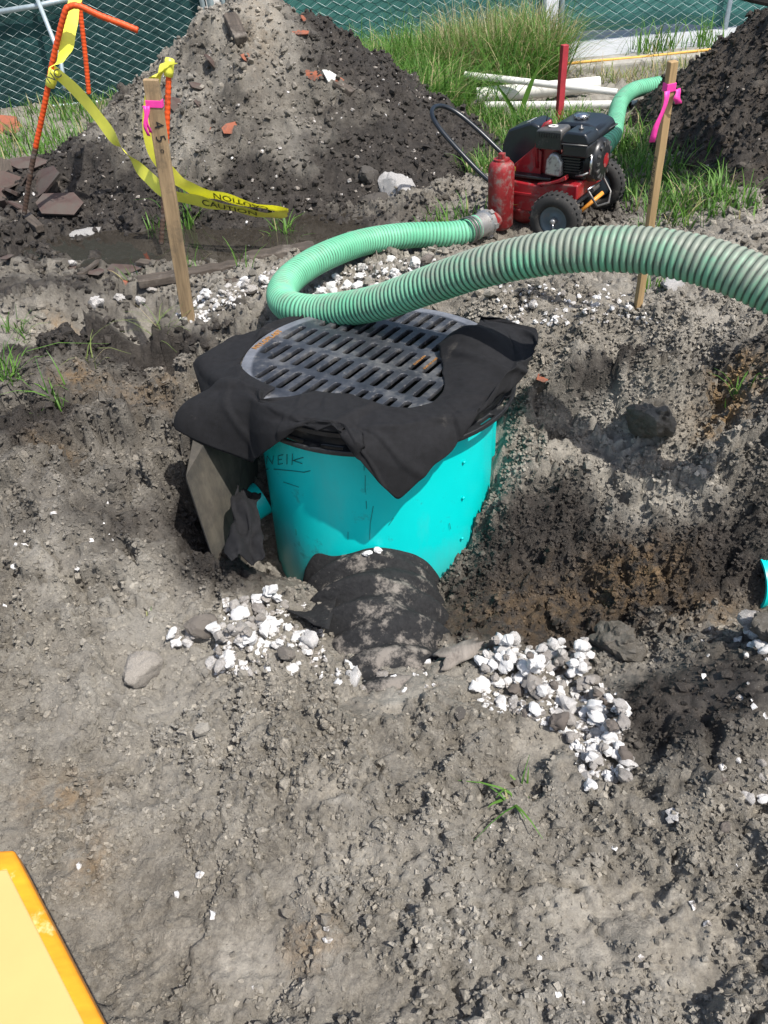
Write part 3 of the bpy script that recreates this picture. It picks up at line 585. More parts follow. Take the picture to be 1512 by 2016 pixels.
# three rivets by the seam, seam line, handwriting and scuffs, drawn as thin raised strokes
def on_barrel(px, py, off=.0): 
    p = bcyl(px, py, R_BARREL); r = R_BARREL + .012*max(0, (-.15-p[2])) + .0022+off; a = math.atan2(p[1], p[0]); return (r*math.cos(a), r*math.sin(a), p[2])
riv = MB()
for (x, y) in ((912, 909), (910, 979), (907, 1058)):
    o = MB().lathe([(.005, 0), (.0035, .003), (0, .004)], 10).build('rivet', M_TEAL, basin, True); p = Vector(on_barrel(x, y)); o.location = p; o.rotation_euler = Vector((p.x, p.y, 0)).to_track_quat('Z', 'Y').to_euler()
def strokes(name, polys, r, conv, mat, parent):
    mb = MB()
    for pl in polys:
        q = []
        for a, b in zip(pl[:-1], pl[1:]): q += [(lerp(a[0], b[0], k/4), lerp(a[1], b[1], k/4)) for k in range(4)]
        q.append(pl[-1]); mb.tube([conv(*p) for p in q], r, 5)
    return mb.build(name, mat, parent, True)
strokes('handwriting', [[(527, 913), (528, 897), (538, 913), (540, 897)], [(549, 897), (549, 914), (558, 912)], [(549, 897), (558, 895)], [(549, 905), (556, 904)], [(566, 913), (566, 894)], [(576, 914), (577, 893)], [(598, 900), (578, 906), (596, 912)], [(516, 925), (530, 923)], [(541, 923), (575, 926), (600, 929), (612, 926)]], .0011, on_barrel, M_FAINT, basin)
for pl in [[(716, 905), (717, 925)], [(719, 935), (719, 968)], [(728, 1060), (729, 1030), (735, 995)], [(721, 985), (722, 1000)], [(885, 1040), (883, 1028)], [(585, 1040), (586, 1052)], [(560, 948), (590, 958)], [(686, 1045), (686, 1060)], [(765, 1032), (775, 1018)]]: strokes('scuff_mark', [pl], .0008, on_barrel, M_FAINT, basin)

# grate
grate = empty('drain_grate'); grate.matrix_world = BM
props(grate, 'round slotted cast iron grate on top of the teal drain basin', 'grate')
ga = math.radians(55); gq = np.array([math.cos(ga), math.sin(ga)]); gp = np.array([math.sin(ga), -math.cos(ga)])     # slot direction, row direction
ref = bplane(549, 669, 0)[:2]; tc = bplane(522, 666, 0)[:2]; q0 = ref@gq + .0; p0 = ref@gp; slots = []
RG = .379; RS = .345; PQ, PP, SL, SW = .128, .0435, .100, .0215
for i in range(-5, 6):
    for j in range(-14, 15):
        pc_ = p0 + .010 + j*PP + (i % 2)*.5*PP*0; qa = q0+i*PQ+.014; qb = qa+SL
        if abs(pc_)+SW/2 > RS: continue
        lim = math.sqrt(RS**2-(abs(pc_)+SW/2)**2); qa = max(qa, -lim); qb = min(qb, lim)
        if qb-qa < .035: continue
        if math.hypot(*(gp*pc_+gq*(qa+qb)/2-tc)) < .062: continue
        cen = [(pc_-SW/2, qa+.005), (pc_-SW/2+.005, qa), (pc_+SW/2-.005, qa), (pc_+SW/2, qa+.005), (pc_+SW/2, qb-.005), (pc_+SW/2-.005, qb), (pc_-SW/2+.005, qb), (pc_-SW/2, qb-.005)]
        slots.append([tuple(gp*a+gq*b) for a, b in cen])
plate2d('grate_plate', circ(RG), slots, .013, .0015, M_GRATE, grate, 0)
def text_mesh(body, size, extrude=0.0, align='CENTER'):
    cu = bpy.data.curves.new('t', 'FONT'); cu.body = body; cu.size = size; cu.extrude = extrude; cu.align_x = align; cu.align_y = 'CENTER'; cu.resolution_u = 3
    ob = bpy.data.objects.new('t', cu); me_ = bpy.data.meshes.new_from_object(ob); bpy.data.objects.remove(ob); bpy.data.curves.remove(cu); return me_
pl = bplane(527, 669, 0); pa, pb = bplane(500, 690, 0), bplane(561, 648, 0); tdir = math.atan2(pb[1]-pa[1], pb[0]-pa[0])
me_ = text_mesh('NYLOPLAST', .026, .0012); me_.transform(Matrix.Translation((pl[0], pl[1], .0016)) @ Matrix.Rotation(tdir, 4, 'Z')); link('lettering', me_, M_GRTXT, grate)
pl = bplane(838, 716, 0)
for k, s in enumerate(('DUCTILE IRON', 'DUMP NO WASTE')):
    c = bplane(826+k*22, 710+k*6, 0); me_ = text_mesh(s, .0095, .0008); me_.transform(Matrix.Translation((c[0], c[1], .0014)) @ Matrix.Rotation(ga, 4, 'Z')); link('lettering', me_, M_GRTXT, grate)
MB().lathe([(.27, -.03), (.30, -.03), (.30, -.08), (.27, -.08)], 64, closed=True).build('support_ring', M_IRON, grate, True)

# geotextile sheet over the rim
hem = [('p', 590, 630, 0), ('p', 520, 654, 0), ('p', 450, 684, 0), ('p', 380, 714, 0), ('c', 356, 836, .45), ('c', 396, 818, .435), ('c', 440, 850, .42), ('c', 500, 910, .414), ('c', 548, 872, .412), ('c', 590, 838, .404), ('c', 630, 830, .402), ('c', 666, 828, .402), ('c', 700, 880, .412), ('c', 740, 930, .418), ('c', 780, 972, .425), ('c', 815, 940, .425), ('c', 850, 905, .424), ('c', 890, 882, .424), ('c', 922, 842, .424), ('c', 945, 805, .42), ('c', 985, 745, .41), ('c', 1012, 715, .41), ('p', 1052, 690, 0), ('p', 1056, 647, 0), ('p', 1000, 634, 0), ('p', 940, 622, 0)]
HT = []
for (k, x, y, r) in hem:
    p = bplane(x, y, -.02 if x < 700 else .02) if k == 'p' else bcyl(x, y, r)
    th = math.atan2(p[1], p[0]); th = th if th > math.pi/2*.9 else th+2*math.pi      # from the back left round the front to the back right
    HT.append((th, math.hypot(p[0], p[1]), p[2]))
inner = [(600, 627), (513, 789), (530, 770), (545, 762), (620, 768), (690, 774), (730, 788), (765, 800), (806, 803), (850, 792), (872, 770), (870, 735), (866, 705), (858, 686), (896, 672), (925, 652), (950, 634)]
IT = [(math.pi*.55, .384), (math.pi, .384)]
for (x, y) in inner[1:]:
    p = bplane(x, y, .006); th = math.atan2(p[1], p[0]); th = th if th > math.pi/2*.9 else th+2*math.pi; IT.append((th, min(.384, math.hypot(p[0], p[1]))))
HT.sort(); IT.sort()
thn = 420; th0, th1 = HT[0][0], HT[-1][0]; TH = np.linspace(th0, th1, thn)
hr = np.interp(TH, [h[0] for h in HT], [h[1] for h in HT]); hz = np.interp(TH, [h[0] for h in HT], [h[2] for h in HT]); ir = np.interp(TH, [h[0] for h in IT], [h[1] for h in IT])
ker = np.array([1, 2, 1])/4
for _ in range(2): hz[1:-1] = np.convolve(hz, ker, 'valid'); hr[1:-1] = np.convolve(hr, ker, 'valid'); ir[1:-1] = np.convolve(ir, ker, 'valid')
NS = 72; V = np.zeros((thn, NS, 3))
for i, th in enumerate(TH):
    rin, r2, z2 = ir[i], hr[i], hz[i]; rim = .387
    under = np.clip((rin-.372)/.010, 0, 1)                          # where it starts beneath the grate edge
    bunch = .075*math.exp(-((th-(2*math.pi-.02))/.24)**2) + .016*math.exp(-((th-(2*math.pi-.55))/.18)**2) + .006*math.exp(-((th-(math.pi*1.52))/.25)**2)
    for k in range(NS):
        s = k/(NS-1)
        if s < .4:
            t = s/.4; r = lerp(rin, rim, t); z = lerp(.0035, .006, t)*(1-under) + (-.006)*under + bunch*math.sin(math.pi*min(1, t*.9+.1))**1.2
            if z2 < -.03: z -= .004*t*t
        else:
            t = (s-.4)/.6; c1 = (lerp(rim, r2, .75)+.012, .004*(1-under)-.006*under+bunch*.25); z0 = .006*(1-under)-.006*under+bunch*math.sin(math.pi)**1.2 - (.004 if z2 < -.03 else 0)
            if z2 < -.05: c1 = (max(.402, r2-.014), -.006)
            r = (1-t)**2*rim + 2*t*(1-t)*c1[0] + t*t*r2; z = (1-t)**2*z0 + 2*t*(1-t)*c1[1] + t*t*z2
        V[i, k] = (r*math.cos(th), r*math.sin(th), z)
# folds
rr = np.hypot(V[..., 0], V[..., 1]); tt = np.repeat(TH[:, None], NS, 1); ss = np.repeat(np.linspace(0, 1, NS)[None], thn, 0)
fold = (vn(tt*3.0, ss*1.2, 901)-.4)*.05*np.clip((ss-.35)*2.2, 0, 1)
up_ = (vn(tt*4, ss*4, 921)-.35)*.016*np.clip(ss*6, 0, 1)*np.clip((.55-ss)*6, 0, 1)*(1-np.clip((ir-.372)/.010, 0, 1))[:, None]
fold = fold + (.009*np.sin(tt*11+2.5*np.sin(tt*2.3)))*np.clip((ss-.45)*2, 0, 1)*np.clip(-hz*5, 0, 1)[:, None]
drag = np.exp(-((tt-math.pi*1.62)/.25)**2)
rad = 1+np.maximum(-.0, fold)*np.clip((ss-.3)*3, 0, 1)/np.maximum(rr, .1)
V[..., 0] *= rad; V[..., 1] *= rad; V[..., 2] += np.maximum(0, up_)+np.maximum(0, fold*.3)*np.clip((.5-ss)*4, 0, 1)*np.clip(ss*8, 0, 1)
gu = np.gradient(V, axis=0); gv = np.gradient(V, axis=1); Nn = np.cross(gv, gu); Nn /= np.maximum(1e-9, np.linalg.norm(Nn, axis=2))[..., None]; Nn *= np.where((Nn[..., 2]+(Nn[..., 0]*V[..., 0]+Nn[..., 1]*V[..., 1])/rr) < 0, -1, 1)[..., None]
def ridge(a, b, sd): q = vn(a, b, sd); t = np.maximum(0, 1-np.abs(q-.5)*4.5); return t*t*(3-2*t)
cre = .012*ridge(tt*2.2+ss*1.9, ss*.9+3, 941) + .005*ridge(tt*4.5-ss*2.6, ss*1.3+5, 947)
hang = np.clip((ss-.02)*9, 0, 1)*(1-np.clip((ir-.372)/.010, 0, 1)[:, None]*np.clip((.42-ss)*8, 0, 1))
V = V + Nn*(cre*hang)[..., None]
V[..., 2] += .0015*(fbm(tt*20, ss*14, 1, 3, 961)-.3)*hang
me_ = nmesh('geotextile_sheet', V.reshape(-1, 3), grid_faces(NS, thn)); o = link('geotextile_sheet', me_, M_GTX, smooth=True); o.matrix_world = BM
md = o.modifiers.new('thick', 'SOLIDIFY'); md.thickness = .0015; md.offset = 1
props(o, 'black filter fabric sheet draped over the rim of the teal basin', 'fabric')

# ------------------------------------------------------------------ wrapped outlet pipe
q0w = bworld(bcyl(742, 1068, R_BARREL-.01)); ztop = q0w[2]; q1w = atz(778, 1290, ztop-.02); dr = (q1w-q0w); dr[2] = 0; dr /= np.linalg.norm(dr); RP = .206
axs = Vector(dr); ctr0 = Vector(q0w)-Vector((.030, 0, RP-.004)) - axs*.06; sidev = Vector((0, 0, 1)).cross(axs)
NL, NC = 90, 96; V = np.zeros((NL, NC, 3)); ll = np.linspace(0, .53, NL)
for i, l in enumerate(ll):
    for k in range(NC):
        a = 2*math.pi*k/NC
        ridge = .017*math.exp(-((l-.20-.03*math.cos(a))/.024)**2)*max(0, math.sin(a)+.6) + .018*math.exp(-((l-.30-.035*math.cos(a+.4))/.026)**2)*max(0, math.sin(a)+.5) + .012*math.exp(-((l-.095-.02*math.cos(a-.6))/.012)**2)
        fl = .055*math.exp(-((a-math.pi*.99)/.35)**2)*math.exp(-((l-.10)/.07)**2)*0
        rib = .010*math.cos(2*math.pi*(l+.012*math.cos(a))/.085)
        r = RP - .014 + rib + ridge + fl + .014*(float(fbm(np.array([l*9.]), np.array([a*1.5]), 1, 3, 71)[0])-.5)
        c = ctr0 + axs*l - Vector((0, 0, .06*l)); V[i, k] = c + (sidev*math.cos(a)+Vector((0, 0, 1))*math.sin(a))*r
F = []
i = (np.arange(NL-1)[:, None]*NC + np.arange(NC)[None]); j = (np.arange(NL-1)[:, None]*NC + (np.arange(NC)[None]+1) % NC)
F = np.stack([i.ravel(), (i+NC).ravel(), (j+NC).ravel(), j.ravel()], 1)
wp = empty('wrapped_drain_pipe', tuple(ctr0)); props(wp, 'outlet pipe in dusty black filter wrap running from the basin under the soil', 'drain pipe')
me_ = nmesh('fabric_wrap', V.reshape(-1, 3)-np.array(ctr0), F); attr(me_, 'mud', np.repeat(np.clip((ll-.08)/.35, 0, 1), NC)); link('fabric_wrap', me_, M_SLEEVE, wp, True)
# loose end of the wrap lying on the left
def patch(name, P4, mat, parent, seed, nx_=14, ny_=14, amp=.02, thick=.003, off=(0, 0, 0)):
    a, b, c, d = [np.array(p) for p in P4]; u, w = np.meshgrid(np.linspace(0, 1, nx_), np.linspace(0, 1, ny_)); u = u[..., None]; w = w[..., None]
    V = a*(1-u)*(1-w)+b*u*(1-w)+c*u*w+d*(1-u)*w; e = (fbm(u[..., 0]*3, w[..., 0]*3, 1, 3, seed)-.5)*2*amp; V[..., 2] += e; V[..., 0] += (fbm(u[..., 0]*2, w[..., 0]*2, 1.3, 2, seed+4)-.5)*amp
    m2 = nmesh(name, V.reshape(-1, 3)-np.array(off), grid_faces(nx_, ny_)); o = link(name, m2, mat, parent, True); s = o.modifiers.new('t', 'SOLIDIFY'); s.thickness = thick; return o
c0 = np.array(ctr0)
patch('wrap_tail', (bworld(bcyl(672, 1128, .372)), bworld(bcyl(596, 1165, .372)), hit(562, 1205)+np.array([0, 0, .012]), atz(650, 1240, .07)), M_SLEEVE, wp, 61, amp=.012, off=c0)

# ------------------------------------------------------------------ board left of the basin
bo = empty('plywood_board'); props(bo, 'muddy plywood board standing on edge left of the teal basin', 'board')
A0 = bworld(bplane(392, 800, -.02)); A1 = atw(372, 945, 2.02); B0 = hit(420, 1120)
top_l = np.array(aty(392, 800, 1.86)); mid_l = np.array(aty(366, 935, 1.62)); bot_l = np.array(aty(432, 1135, 1.58)); back_b = np.array([-.40, 2.02, .02]); back_t = np.array([-.36, 2.05, .40])
bot_l2 = bot_l + np.array([0, 0, -.15]); back_b2 = back_b+np.array([0, 0, -.15])
face = [top_l, mid_l, bot_l, bot_l2, back_b2, back_t]; nrm = np.cross(mid_l-top_l, back_t-top_l); nrm /= np.linalg.norm(nrm)
if nrm[0] > 0: nrm = -nrm
v = [p for p in face]+[p+nrm*.022 for p in face]; k = len(face)
MB().add(v, [tuple(range(k)), tuple(range(2*k-1, k-1, -1))]+[(i, k+i, k+(i+1) % k, (i+1) % k) for i in range(k)]).build('panel', M_PLYB, bo, bevel=.003)
bm_ = bmesh.new(); bm_.from_mesh(bo.children[0].data); bmesh.ops.recalc_face_normals(bm_, faces=bm_.faces); bm_.to_mesh(bo.children[0].data); bm_.free()
# black bag of fabric in the gap
o = patch('fabric_scrap', (atw(452, 960, 2.18), atw(500, 960, 2.16), atw(520, 1090, 2.02), atw(455, 1110, 2.0)), M_GTX, None, 88, 20, 20, .05)
props(o, 'crumpled black filter fabric stuffed between the board and the basin', 'fabric')
# teal pipe stubs
def stub(a, b, r, name, label):
    a, b = Vector(a), Vector(b); e = empty(name, a); d = b-a
    ob = MB().lathe([(r, 0), (r, d.length), (r-.009, d.length), (r-.009, 0)], 40, closed=True).build('pipe_wall', M_TEAL, e, True); ob.rotation_euler = d.to_track_quat('Z', 'Y').to_euler(); auto_smooth(ob)
    props(e, label, 'pipe'); return e
p = bworld(bcyl(512, 990, R_BARREL-.04)); stub(p+np.array([.0, .05, -.02]), p+np.array([-.05, .02, -.03]), .055, 'pipe_stub', 'small teal pipe stub poking out of the shaded left side of the basin')
p = hit(1494, 1182); stub(p+np.array([.006, .05, .02]), p+np.array([.40, .02, .02]), .075, 'pipe_stub', 'teal pipe half buried in dark soil at the right edge')

# ------------------------------------------------------------------ hoses
def spline(P, n):
    P = np.array(P, float); out = []; m = len(P)
    for i in range(m-1):
        p0, p1, p2, p3 = P[max(i-1, 0)], P[i], P[i+1], P[min(i+2, m-1)]
        for k in range(n):
            t = k/n; out.append(.5*((2*p1)+(-p0+p2)*t+(2*p0-5*p1+4*p2-p3)*t*t+(-p0+3*p1-3*p2+p3)*t**3))
    out.append(P[-1]); return np.array(out)
def resample(P, step):
    d = np.r_[0, np.cumsum(np.linalg.norm(np.diff(P, axis=0), axis=1))]; s = np.arange(0, d[-1], step); return np.stack([np.interp(s, d, P[:, k]) for k in range(3)], 1), s
def hose(name, P, r, pitch, depth, grime, label, sides=28, twist=True):
    C_, s = resample(spline(P, 40), pitch/6); m = len(C_)
    T = np.gradient(C_, axis=0); T /= np.linalg.norm(T, axis=1)[:, None]
    N = np.zeros_like(T); N[0] = np.cross(T[0], [0, 0, 1]); N[0] /= np.linalg.norm(N[0])
    for i in range(1, m): N[i] = N[i-1]-T[i]*(N[i-1]@T[i]); N[i] /= np.linalg.norm(N[i])
    B = np.cross(T, N); a = np.linspace(0, 2*np.pi, sides, endpoint=False)
    ph = s[:, None]/pitch*2*np.pi + (a[None] if twist else 0)
    w = .5+.5*np.cos(ph); w = w**.55; rad = r - depth*(1-w)
    V = C_[:, None]+rad[..., None]*(N[:, None]*np.cos(a)[None, :, None]+B[:, None]*np.sin(a)[None, :, None])
    i = (np.arange(m-1)[:, None]*sides+np.arange(sides)); j = (np.arange(m-1)[:, None]*sides+(np.arange(sides)+1) % sides)
    F = np.stack([i.ravel(), j.ravel(), (j+sides).ravel(), (i+sides).ravel()], 1)
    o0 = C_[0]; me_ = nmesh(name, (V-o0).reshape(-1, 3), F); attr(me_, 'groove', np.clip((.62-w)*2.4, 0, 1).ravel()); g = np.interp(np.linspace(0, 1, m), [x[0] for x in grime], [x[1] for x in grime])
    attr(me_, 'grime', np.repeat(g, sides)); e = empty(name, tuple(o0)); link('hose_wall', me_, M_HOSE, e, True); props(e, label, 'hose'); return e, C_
hp = [(938, 447, 3.33), (918, 455, 3.31), (885, 461, 3.29), (800, 464, 3.23), (720, 476, 3.12), (650, 500, 2.95), (595, 530, 2.82), (561, 562, 2.70), (556, 590, 2.60), (583, 608, 2.50), (640, 612, 2.42), (740, 597, 2.27), (840, 563, 2.12), (950, 526, 1.98), (1060, 502, 1.88), (1160, 491, 1.81), (1270, 493, 1.75), (1380, 513, 1.69), (1480, 548, 1.64), (1580, 600, 1.60), (1720, 700, 1.58)]
HP = [atw(*h) for h in hp]
hose1, _ = hose('suction_hose', HP, .053, .0165, .0045, [(0, .15), (.35, .25), (.5, .35), (.62, .58), (.75, .76), (1, .84)], 'long ribbed green suction hose looping from the red pump over the grate')

# ------------------------------------------------------------------ pump
PO = Vector((1.008, 3.421, .2)); av = Vector((.6054, .7959, 0)); uv = Vector((-.7959, .6054, 0))
PMt = Matrix(((av.x, uv.x, 0, PO.x), (av.y, uv.y, 0, PO.y), (0, 0, 1, PO.z), (0, 0, 0, 1)))
pump = empty('diaphragm_pump'); pump.matrix_world = PMt
props(pump, 'red and black petrol driven pump on two wheels in front of the grass', 'pump')
def pbox(name, lo, hi, mat, parent=pump, bev=.006, seg=2): return auto_smooth(MB().box(lo, hi).build(name, mat, parent, bevel=bev, seg=seg), 30)
def prism(name, poly, w0, w1, axis, mat, parent=pump, bev=.006):
    """poly in (u, z), extruded along a (axis 0) from w0 to w1"""
    v = [(w0, p[0], p[1]) for p in poly]+[(w1, p[0], p[1]) for p in poly]; k = len(poly)
    mb = MB().add(v, [tuple(range(k)), tuple(range(2*k-1, k-1, -1))]+[(i, k+i, k+(i+1) % k, (i+1) % k) for i in range(k)])
    o = mb.build(name, mat, parent, bevel=bev); b = bmesh.new(); b.from_mesh(o.data); bmesh.ops.recalc_face_normals(b, faces=b.faces); b.to_mesh(o.data); b.free(); return auto_smooth(o, 30)
def ori(d, loc): return Matrix.Translation(loc) @ Vector(d).to_track_quat('Z', 'Y').to_matrix().to_4x4()
for sgn in (-1, 1):
    w = empty('wheel', (sgn*.25, .015, .112), parent=pump); Mx = ori((sgn, 0, 0), (0, 0, 0))
    MB().lathe([(.062, -.03), (.078, -.036), (.098, -.034), (.108, -.022), (.112, -.008), (.112, .008), (.108, .022), (.098, .034), (.078, .036), (.062, .03)], 40, Mx, closed=True).build('tyre', M_RUBBER, w, True)
    tr = MB()
    for k in range(30):
        a = 2*math.pi*k/30; R_ = Mx @ Matrix.Rotation(a, 4, 'Z'); tr.box((.1085, -.0045, -.024), (.1135, .0045, .024), R_)
    tr.build('tread_blocks', M_RUBBER, w)
    MB().lathe([(0, .006), (.02, .012), (.026, .010), (.040, .004), (.052, .020), (.063, .026), (.064, .014), (.05, -.02), (0, -.02)], 36, Mx).build('rim', M_RIM, w, True)
    MB().lathe([(.013, .008), (.013, .030), (.008, .036), (0, .036)], 14, Mx).build('hub_cap', M_ALU, w, True)
    MB().tube([(sgn*.037, -.004, -.006), (sgn*.039, -.010, -.03), (sgn*.037, .003, -.034)], .0022, 6).build('cotter_pin', M_CHROME, w, True)
MB().tube([(-.25, .015, .112), (.25, .015, .112)], .011, 12).build('axle', M_STEELD, pump, True)
# chassis
prism('chassis', [(-.03, .165), (-.03, .225), (.10, .225), (.14, .205), (.29, .215), (.30, .12), (.24, .09), (.06, .09)], -.145, .145, 0, M_RED)
pbox('chassis_lip', (-.150, .05, .158), (-.144, .29, .170), M_RED, bev=.002)
pbox('deck_plate', (-.135, .10, .226), (.135, .30, .238), M_BLACKP, bev=.003)
prism('bent_guard', [(.02, .245), (.05, .232), (.10, .216), (.15, .21), (.15, .218), (.10, .226), (.055, .243), (.025, .262)], -.158, -.125, 0, M_RED, bev=.002)
pbox('skid_foot', (-.09, .22, .012), (.09, .30, .10), M_REDW, bev=.01)
# diaphragm bowl and chambers
MB().lathe([(.02, .012), (.085, .02), (.118, .05), (.125, .085), (.125, .10), (0, .10)], 32, Matrix.Translation((-.02, .23, 0))).build('diaphragm_bowl', M_REDW, pump, True)
def chamber(a, u):
    e = empty('valve_chamber', (a, u, 0), parent=pump)
    auto_smooth(MB().lathe([(0, .022), (.045, .024), (.057, .04), (.057, .275), (.052, .296), (.040, .308), (.034, .310), (.034, .318), (0, .318)], 32).build('chamber_body', M_REDW, e, True), 50)
    pbox('chamber_plug', (-.013, -.013, .318), (.013, .013, .341), M_REDW, e, .003)
    return e
chamber(-.2, .30); chamber(.2, .30)
# belt guard: tall black cover with red side
prism('belt_cover', [(.170, .262), (.185, .425), (.225, .438), (.330, .402), (.352, .355), (.372, .240), (.355, .222), (.290, .222)], -.085, .055, 0, M_BLACKC, bev=.009)
prism('side_plate', [(.165, .222), (.165, .33), (.20, .345), (.345, .222)], -.092, -.086, 0, M_RED, bev=.002)
prism('gear_case', [(.10, .222), (.10, .36), (.175, .375), (.20, .33), (.20, .222)], -.075, .05, 0, M_RED, bev=.012)
MB().tube([(-.090, .182, .262), (-.092, .190, .34), (-.088, .178, .40), (-.085, .160, .435), (-.078, .135, .447)], .009, 10).build('cover_bracket', M_RED, pump, True)
MB().tube([(-.075, .16, .435), (-.07, .158, .465), (-.072, .166, .478)], .0022, 6).build('cable_tie', M_BLACKP, pump, True)
pbox('warning_decal', (-.0935, .285, .232), (-.0922, .322, .256), simple('yellow_decal', (.5, .38, .03), .5, dirt=(.06, .05, .03), dirt_amt=.3, dscale=60), bev=.0005)
pbox('cover_decal', (-.05, .245, .4325), (.02, .262, .4335), simple('faded_white_decal', (.5, .52, .54), .5, dirt=(.06, .07, .08), dirt_amt=.5, dscale=70), bev=.0003).data.transform(Matrix.Translation((0, .253, .43)) @ Matrix.Rotation(math.atan2(-.036, .105), 4, 'X') @ Matrix.Translation((0, -.253, -.4325)))
# engine
eng = empty('engine', (0, 0, 0), parent=pump)
pbox('crankcase', (-.085, -.035, .226), (.085, .10, .315), M_BLACKP, eng, .012)
cyl = MB()
for k in range(7): cyl.box((-.115+.0, -.02, .262+k*.011), (-.04, .075, .268+k*.011))
cyl.box((-.105, -.01, .26), (-.05, .065, .34)); cyl.build('cylinder_fins', M_BLACKP, eng)
prism('muffler', [(.060, .352), (.060, .425), (.068, .434), (.168, .428), (.178, .418), (.176, .360), (.168, .350)], -.135, -.045, 0, M_STEELD, eng, .008)
pbox('muffler_shield', (-.139, .064, .356), (-.1365, .174, .420), M_BLACKP, eng, .001)
lv = MB()
for k in range(9): lv.box((-.1425, .072+k*.011, .40), (-.1395, .078+k*.011, .416))
lv.build('muffler_louvres', M_BLACKP, eng)
MB().lathe([(.020, 0), (.020, .0016), (.010, .0016), (.010, 0)], 20, Matrix.Translation((-.09, .12, .4325)), closed=True).build('muffler_sticker', M_PVC, eng)
prism('carburettor_cover', [(.055, .245), (.055, .305), (.075, .335), (.105, .34), (.125, .31), (.13, .25)], -.135, -.10, 0, M_ALU, eng, .008)
prism('air_cleaner_base', [(-.062, .335), (-.062, .385), (.050, .385), (.050, .335)], -.150, -.045, 0, M_BLACKP, eng, .008)
prism('air_cleaner_lid', [(-.066, .387), (-.060, .412), (-.045, .430), (.035, .432), (.052, .412), (.055, .387)], -.155, -.040, 0, M_BLACKC, eng, .007)
MB().lathe([(.010, 0), (.010, .006), (.0035, .008), (.0035, .016), (0, .017)], 12, Matrix.Translation((-.097, -.005, .431))).build('wing_nut', M_STEELD, eng, True)
MB().tube([(-.155, -.06, .386), (-.157, .05, .386)], .003, 6).build('lid_seam', M_STEELD, eng, True)
prism('fuel_tank', [(-.055, .372), (-.062, .395), (-.045, .420), (.00, .434), (.115, .434), (.145, .418), (.150, .385), (.135, .368)], -.03, .165, 0, M_BLACKC, eng, .014)
MB().tube([(-.032, -.05, .393), (.165, -.064, .393), (.168, .15, .393)], .003, 6).build('tank_seam', M_STEELD, eng, True)
cap = MB().lathe([(.026, 0), (.030, .004), (.030, .012), (.022, .018), (.010, .020), (0, .020)], 24, Matrix.Translation((.05, .055, .434)))
cap.build('fuel_cap', M_CHROME, eng, True)
ck = MB()
for k in range(8):
    R_ = Matrix.Translation((.05, .055, .434)) @ Matrix.Rotation(k*math.pi/4, 4, 'Z'); ck.box((.024, -.006, .003), (.034, .006, .013), R_)
ck.build('cap_grip', M_CHROME, eng)
Mx = ori((0, -1, 0), (-.005, -.05, .295))
auto_smooth(MB().lathe([(.088, -.02), (.088, .01), (.080, .026), (.060, .036), (.03, .040), (0, .040)], 36, Mx).build('recoil_housing', M_BLACKP, eng, True), 45)
sl_ = MB()
for k in range(14):
    a = 2*math.pi*k/14; R_ = Mx @ Matrix.Rotation(a, 4, 'Z'); sl_.box((.045, -.005, .030), (.078, .005, .0365), R_)
sl_.build('recoil_vents', M_STEELD, eng)
MB().lathe([(.028, .0405), (.028, .042), (0, .042)], 24, Mx).build('recoil_badge', M_RED, eng)
MB().tube([(-.09, -.055, .34), (-.10, -.062, .30), (-.098, -.060, .262)], .006, 8).build('fuel_lever', M_CHROME, eng, True)
MB().tube([(-.10, .0, .25), (-.105, -.03, .255), (-.10, -.055, .268)], .004, 8).build('oil_tube', M_ALU, eng, True)
MB().tube([(-.10, -.06, .195), (-.07, -.095, .125), (.03, -.11, .11), (.10, -.09, .135), (.09, -.05, .20)], .005, 8).build('front_stand', M_STEELD, pump, True)
MB().tube([(-.12, -.065, .205), (-.02, -.075, .205)], .005, 8).build('cross_pin', M_CHROME, pump, True)
MB().tube([(-.05, -.02, .09), (.03, -.08, .15)], .009, 10).build('orange_rod', simple('orange_handle', (.75, .3, .04), .5), pump, True)
# handle loop
hl = [(-.115, .28, .135), (-.112, .419, .198), (-.108, .576, .314), (-.09, .68, .392), (-.05, .735, .432), (.01, .752, .446), (.07, .735, .434), (.108, .68, .396), (.12, .576, .325), (.125, .455, .235), (.125, .30, .14)]
MB().tube([tuple(p) for p in spline(hl, 8)], .0105, 12).build('handle', M_BLACKC, pump, True)
# suction coupling towards the hose
ch = Vector((-.2, .30, .070)); hs = PMt.inverted() @ Vector(HP[0]); dcp = (hs-ch).normalized()
Mx = ori(dcp, ch); Lc = (hs-ch).length
auto_smooth(MB().lathe([(.040, .02), (.040, .075), (.050, .076), (.052, .092), (.044, .094)], 28, Mx).build('suction_port', M_REDW, pump, True), 40)
auto_smooth(MB().lathe([(.050, .094), (.058, .100), (.058, .122), (.050, .128), (.050, Lc+.02), (.0525, Lc+.02), (.0525, Lc+.03), (.04, Lc+.03)], 28, Mx).build('coupling', M_ALU, pump, True), 40)
for k in range(6): MB().box((.055, -.01, .100), (.066, .01, .122), Mx @ Matrix.Rotation(k*math.pi/3, 4, 'Z')).build('coupling_lug', M_ALU, pump)
for dz in (.045, .065): MB().lathe([(.0535, Lc+dz), (.0575, Lc+dz), (.0575, Lc+dz+.012), (.0535, Lc+dz+.012)], 28, Mx, closed=True).build('hose_clamp', M_STEELD, pump, True)
